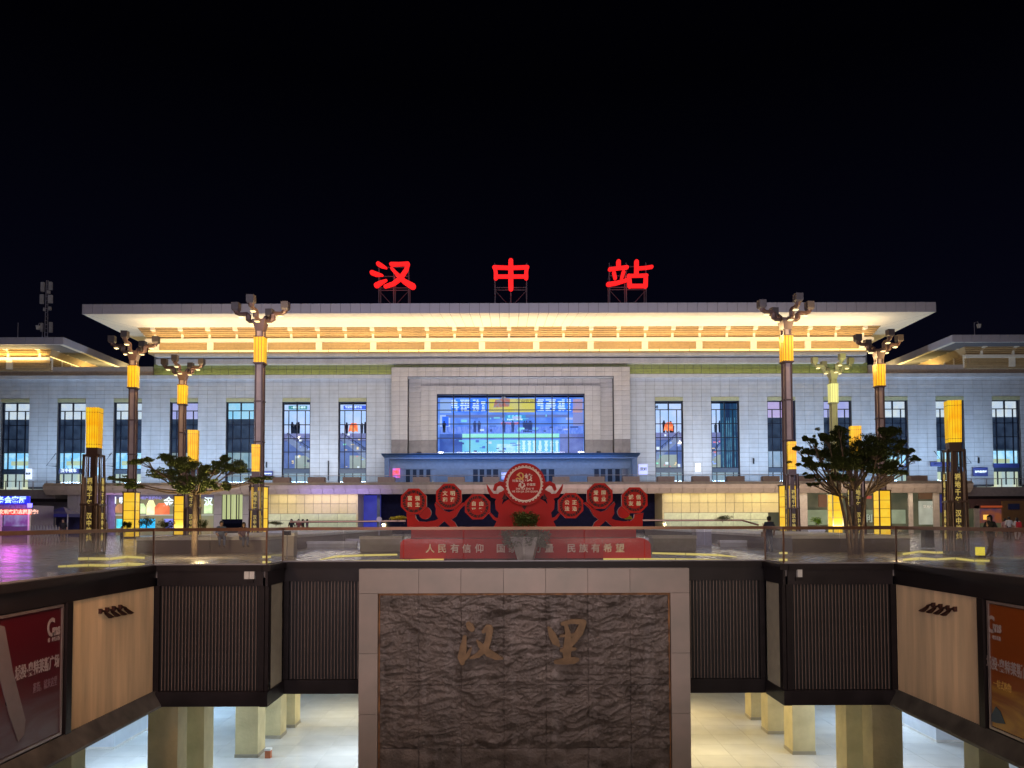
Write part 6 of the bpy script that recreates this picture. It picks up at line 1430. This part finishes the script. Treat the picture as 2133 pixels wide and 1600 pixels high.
def person(px, Y, H, rz_, shirt, pants, label, pose='stand', longhair=False, z0=0, shorts=False, mirror_leg=True, bag=None, backpack=None):
    q = POSES[pose]; V = []; E_ = []; Rr = []; G_ = []
    def v(p, r_): V.append(Vector(p)*H); Rr.append(r_*H); return len(V)-1
    def e_(a, b_, g_): E_.append((a, b_)); G_.append(g_)
    pe = v(q['pelvis'], .075); wa = v((q['pelvis'][0], (q['pelvis'][1]+q['chest'][1])/2, (q['pelvis'][2]+q['chest'][2])/2), .07); ch = v(q['chest'], .085); ne = v(q['neck'], .032)
    hd0 = v(tuple(q['head'][i]-(0, 0, .035)[i] for i in range(3)), .045); hd = v(q['head'], .058); hd1 = v(tuple(q['head'][i]+(0, 0, .045)[i] for i in range(3)), .045)
    e_(pe, wa, 1); e_(wa, ch, 1); e_(ch, ne, 0); e_(ne, hd0, 0); e_(hd0, hd, 0); e_(hd, hd1, 0)
    for s in (-1, 1):
        m = lambda k_, f=1: (q[k_][0]*s, q[k_][1]*f, q[k_][2])
        f = -1 if (pose == 'walk' and s < 0) else 1
        a = v(m('sh'), .042); b_ = v(m('el', f), .031); c = v(m('ha', f), .022); ff = v((m('ha', f)[0]*.98, m('ha', f)[1]-.01, m('ha')[2]-.045), .018)
        e_(ch, a, 1); e_(a, b_, 1); e_(b_, c, 0); e_(c, ff, 0)
        h = v(m('hip'), .066); k_ = v(m('kn', f), .046); an_ = v(m('an', f if pose != 'walk' else 3 if s < 0 else 1), .030); to = v((m('toe')[0], an_ and V[an_].y/H-.09, .022), .026)
        e_(pe, h, 2); e_(h, k_, 2); e_(k_, an_, 0 if shorts else 2); e_(an_, to, 3)
    me = bpy.data.meshes.new('body'); me.from_pydata([tuple(p) for p in V], E_, []); o = bpy.data.objects.new('tmp', me); col.objects.link(o)
    md = o.modifiers.new('s', 'SKIN'); md.use_smooth_shade = True
    for i, sv in enumerate(me.skin_vertices[0].data): sv.radius = (Rr[i]*(1.0 if i in (4, 5, 6) else 1.15 if i < 3 else 1), Rr[i]*(.8 if i < 3 else 1)); sv.use_root = (i == 0)
    o.modifiers.new('u', 'SUBSURF').levels = 1; o.modifiers['u'].render_levels = 1
    dg = bpy.context.evaluated_depsgraph_get(); bm_ = bpy.data.meshes.new_from_object(o.evaluated_get(dg)); bpy.data.objects.remove(o)
    for f in bm_.polygons:
        c = f.center; best = None
        for (a, b_), g_ in zip(E_, G_):
            A, B = V[a], V[b_]; t_ = max(0, min(1, (c-A).dot(B-A)/max(1e-9, (B-A).length_squared))); d = (c-(A+(B-A)*t_)).length - (Rr[a]*(1-t_)+Rr[b_]*t_)
            if best is None or d < best[0]: best = (d, g_)
        f.material_index = best[1]; f.use_smooth = True
    x = XX(px, Y, 1100); t_ = thing('person', label, 'person', (x, Y, z0)); t_.rotation_euler.z = rz_
    for m in (M_skin, shirt, pants, M_black): bm_.materials.append(m)
    b_ = bpy.data.objects.new('body', bm_); link(b_, t_)
    hm = bmesh.new(); bmesh.ops.create_uvsphere(hm, u_segments=12, v_segments=8, radius=.064*H)
    hp = Vector(q['head'])*H
    for vv in hm.verts:
        vv.co = Vector((vv.co.x*.95, vv.co.y*1.05, vv.co.z*1.1)) + hp + Vector((0, .012*H, .018*H))
        if vv.co.y < hp.y-.02*H and vv.co.z < hp.z+.04*H: vv.co.y = hp.y-.02*H
        if longhair and vv.co.z < hp.z and vv.co.y > hp.y-.01*H: vv.co.z -= .09*H
    h2 = bpy.data.meshes.new('hair'); hm.to_mesh(h2); hm.free(); h2.materials.append(M_hair); h2.polygons.foreach_set('use_smooth', [True]*len(h2.polygons)); link(bpy.data.objects.new('hair', h2), t_)
    # face: nose and eyes
    fm_ = MB().taper(0, hp.y-.062*H, hp.z-.012*H, hp.z+.012*H, .016*H, .018*H, .008*H, .008*H); fm_.cur = 1
    for s in (-1, 1): fm_.box(s*.022*H-.008*H, s*.022*H+.008*H, hp.y-.059*H, hp.y-.054*H, hp.z+.006*H, hp.z+.012*H)
    fm_.box(-.014*H, .014*H, hp.y-.058*H, hp.y-.053*H, hp.z-.030*H, hp.z-.025*H)
    ff = fm_.mesh('face'); ff.materials.append(M_skin); ff.materials.append(M_hair); link(bpy.data.objects.new('face', ff), t_)
    def local_thing(nm, lab, cat_, mb, m):
        tt = thing(nm, lab, cat_, (x, Y, z0)); tt.rotation_euler.z = rz_; me_ = mb.mesh(nm); me_.materials.append(m); link(bpy.data.objects.new('shell', me_), tt); return tt
    if backpack: local_thing('backpack', backpack[0], 'backpack', MB().taper(0, .13*H*.9, .56*H, .80*H, .2*H, .1*H, .17*H, .08*H).taper(0, .16*H, .58*H, .68*H, .15*H, .08*H, .14*H, .06*H), backpack[1])
    if bag: local_thing('shoulder_bag', bag[0], 'bag', MB().taper(.17*H, 0, .42*H, .56*H, .06*H, .16*H, .05*H, .15*H).box(.16*H, .17*H, -.02*H, .02*H, .56*H, .8*H), bag[1])
    return t_
cb = mat('cloth_black', (.012, .012, .016), .8); cg = mat('cloth_grey', (.12, .12, .13), .8); cj = mat('cloth_jeans', (.05, .08, .17), .8); cw = mat('cloth_white', (.6, .57, .52), .8); cr_ = mat('cloth_red_dark', (.20, .05, .05), .8); ct = mat('cloth_tan', (.35, .26, .18), .8); cpu = mat('cloth_purple', (.13, .07, .11), .8); crd = mat('bag_red', (.55, .02, .03), .6); cbl = mat('cloth_blue', (.06, .10, .18), .8)
person(131, 57, 1.74, rad(35), cb, mat('cloth_khaki', (.25, .18, .13), .8), 'man in black t shirt and khaki trousers standing before the blue tent')
person(219, 60, 1.70, rad(160), ct, cb, 'man in tan shirt and black trousers beside the biggest left pillar')
person(254, 50, 1.22, rad(20), cb, cb, 'short figure in black beside the lit lamp base, left plaza', 'walk')
person(461, 36.2, 1.66, rad(25), cbl, cj, 'seated person in blue shirt and jeans on the low wall under the left tree', 'sit', z0=.32)
person(505, 36.0, 1.60, rad(40), cpu, cj, 'seated woman in dark purple top under the left tree', 'sit', longhair=True, z0=.30)
person(1602, 35.6, 1.70, rad(180), mat('cloth_navy', (.03, .04, .08), .8), cj, 'person in navy top and jeans seen from behind, near the tall right lamp post', 'stand', bag=('tan shoulder bag carried by the person near the tall right lamp post', mat('bag_tan', (.40, .28, .18), .6)))
person(2063, 31.5, 1.70, rad(-70), cb, mat('cloth_brown', (.10, .07, .06), .8), 'person in black top walking behind the right side glass', 'walk', longhair=True)
person(1994, 45, 1.55, rad(30), cb, cb, 'dark clothed person resting at the foot of the biggest right pillar')
person(2102, 58, 1.74, rad(170), cw, cb, 'person in white shirt before the brown shop front at right')
person(2094, 60, 1.60, rad(150), mat('cloth_pink', (.45, .25, .25), .8), cg, 'person in pinkish top next to the white shirted person')
person(2119, 55, 1.66, rad(175), cw, mat('cloth_cream', (.5, .45, .4), .8), 'woman with red backpack at the right frame edge', 'walk', True, backpack=('red backpack worn by the woman at the right frame edge', crd))
for i, (px, lab) in enumerate(((607, 'leftmost dark figure beyond the left stair rail'), (622, 'second dark figure beyond the left stair rail'), (631, 'third dark figure beyond the left stair rail'), (640, 'rightmost dark figure beyond the left stair rail'))):
    person(px, 66+i*1.5, 1.72, rad(40*i), (cb, cr_, cb, cpu)[i], cb, lab)
# small ball ornament
b_ = thing('round_sign', 'pale round sign beside the yellow flowers left of the monument', 'sign', (XX(790, 50, 1080), 50, 0)); x = XX(790, 50, 1080)
rg = MB(); rg.prism([(x+.17*math.cos(i*math.pi/8), 1.62+.17*math.sin(i*math.pi/8)) for i in range(16)], 49.95, 50.05); me = rg.mesh('disc', ORG[b_.name]); fixnormals(me); obj('disc', me, mat('disc_pale', (.5, .42, .45), .5), b_)
obj('post', MB().tube([(x, 50, 0), (x, 50, 1.5)], .03, 5), M_steel, b_)
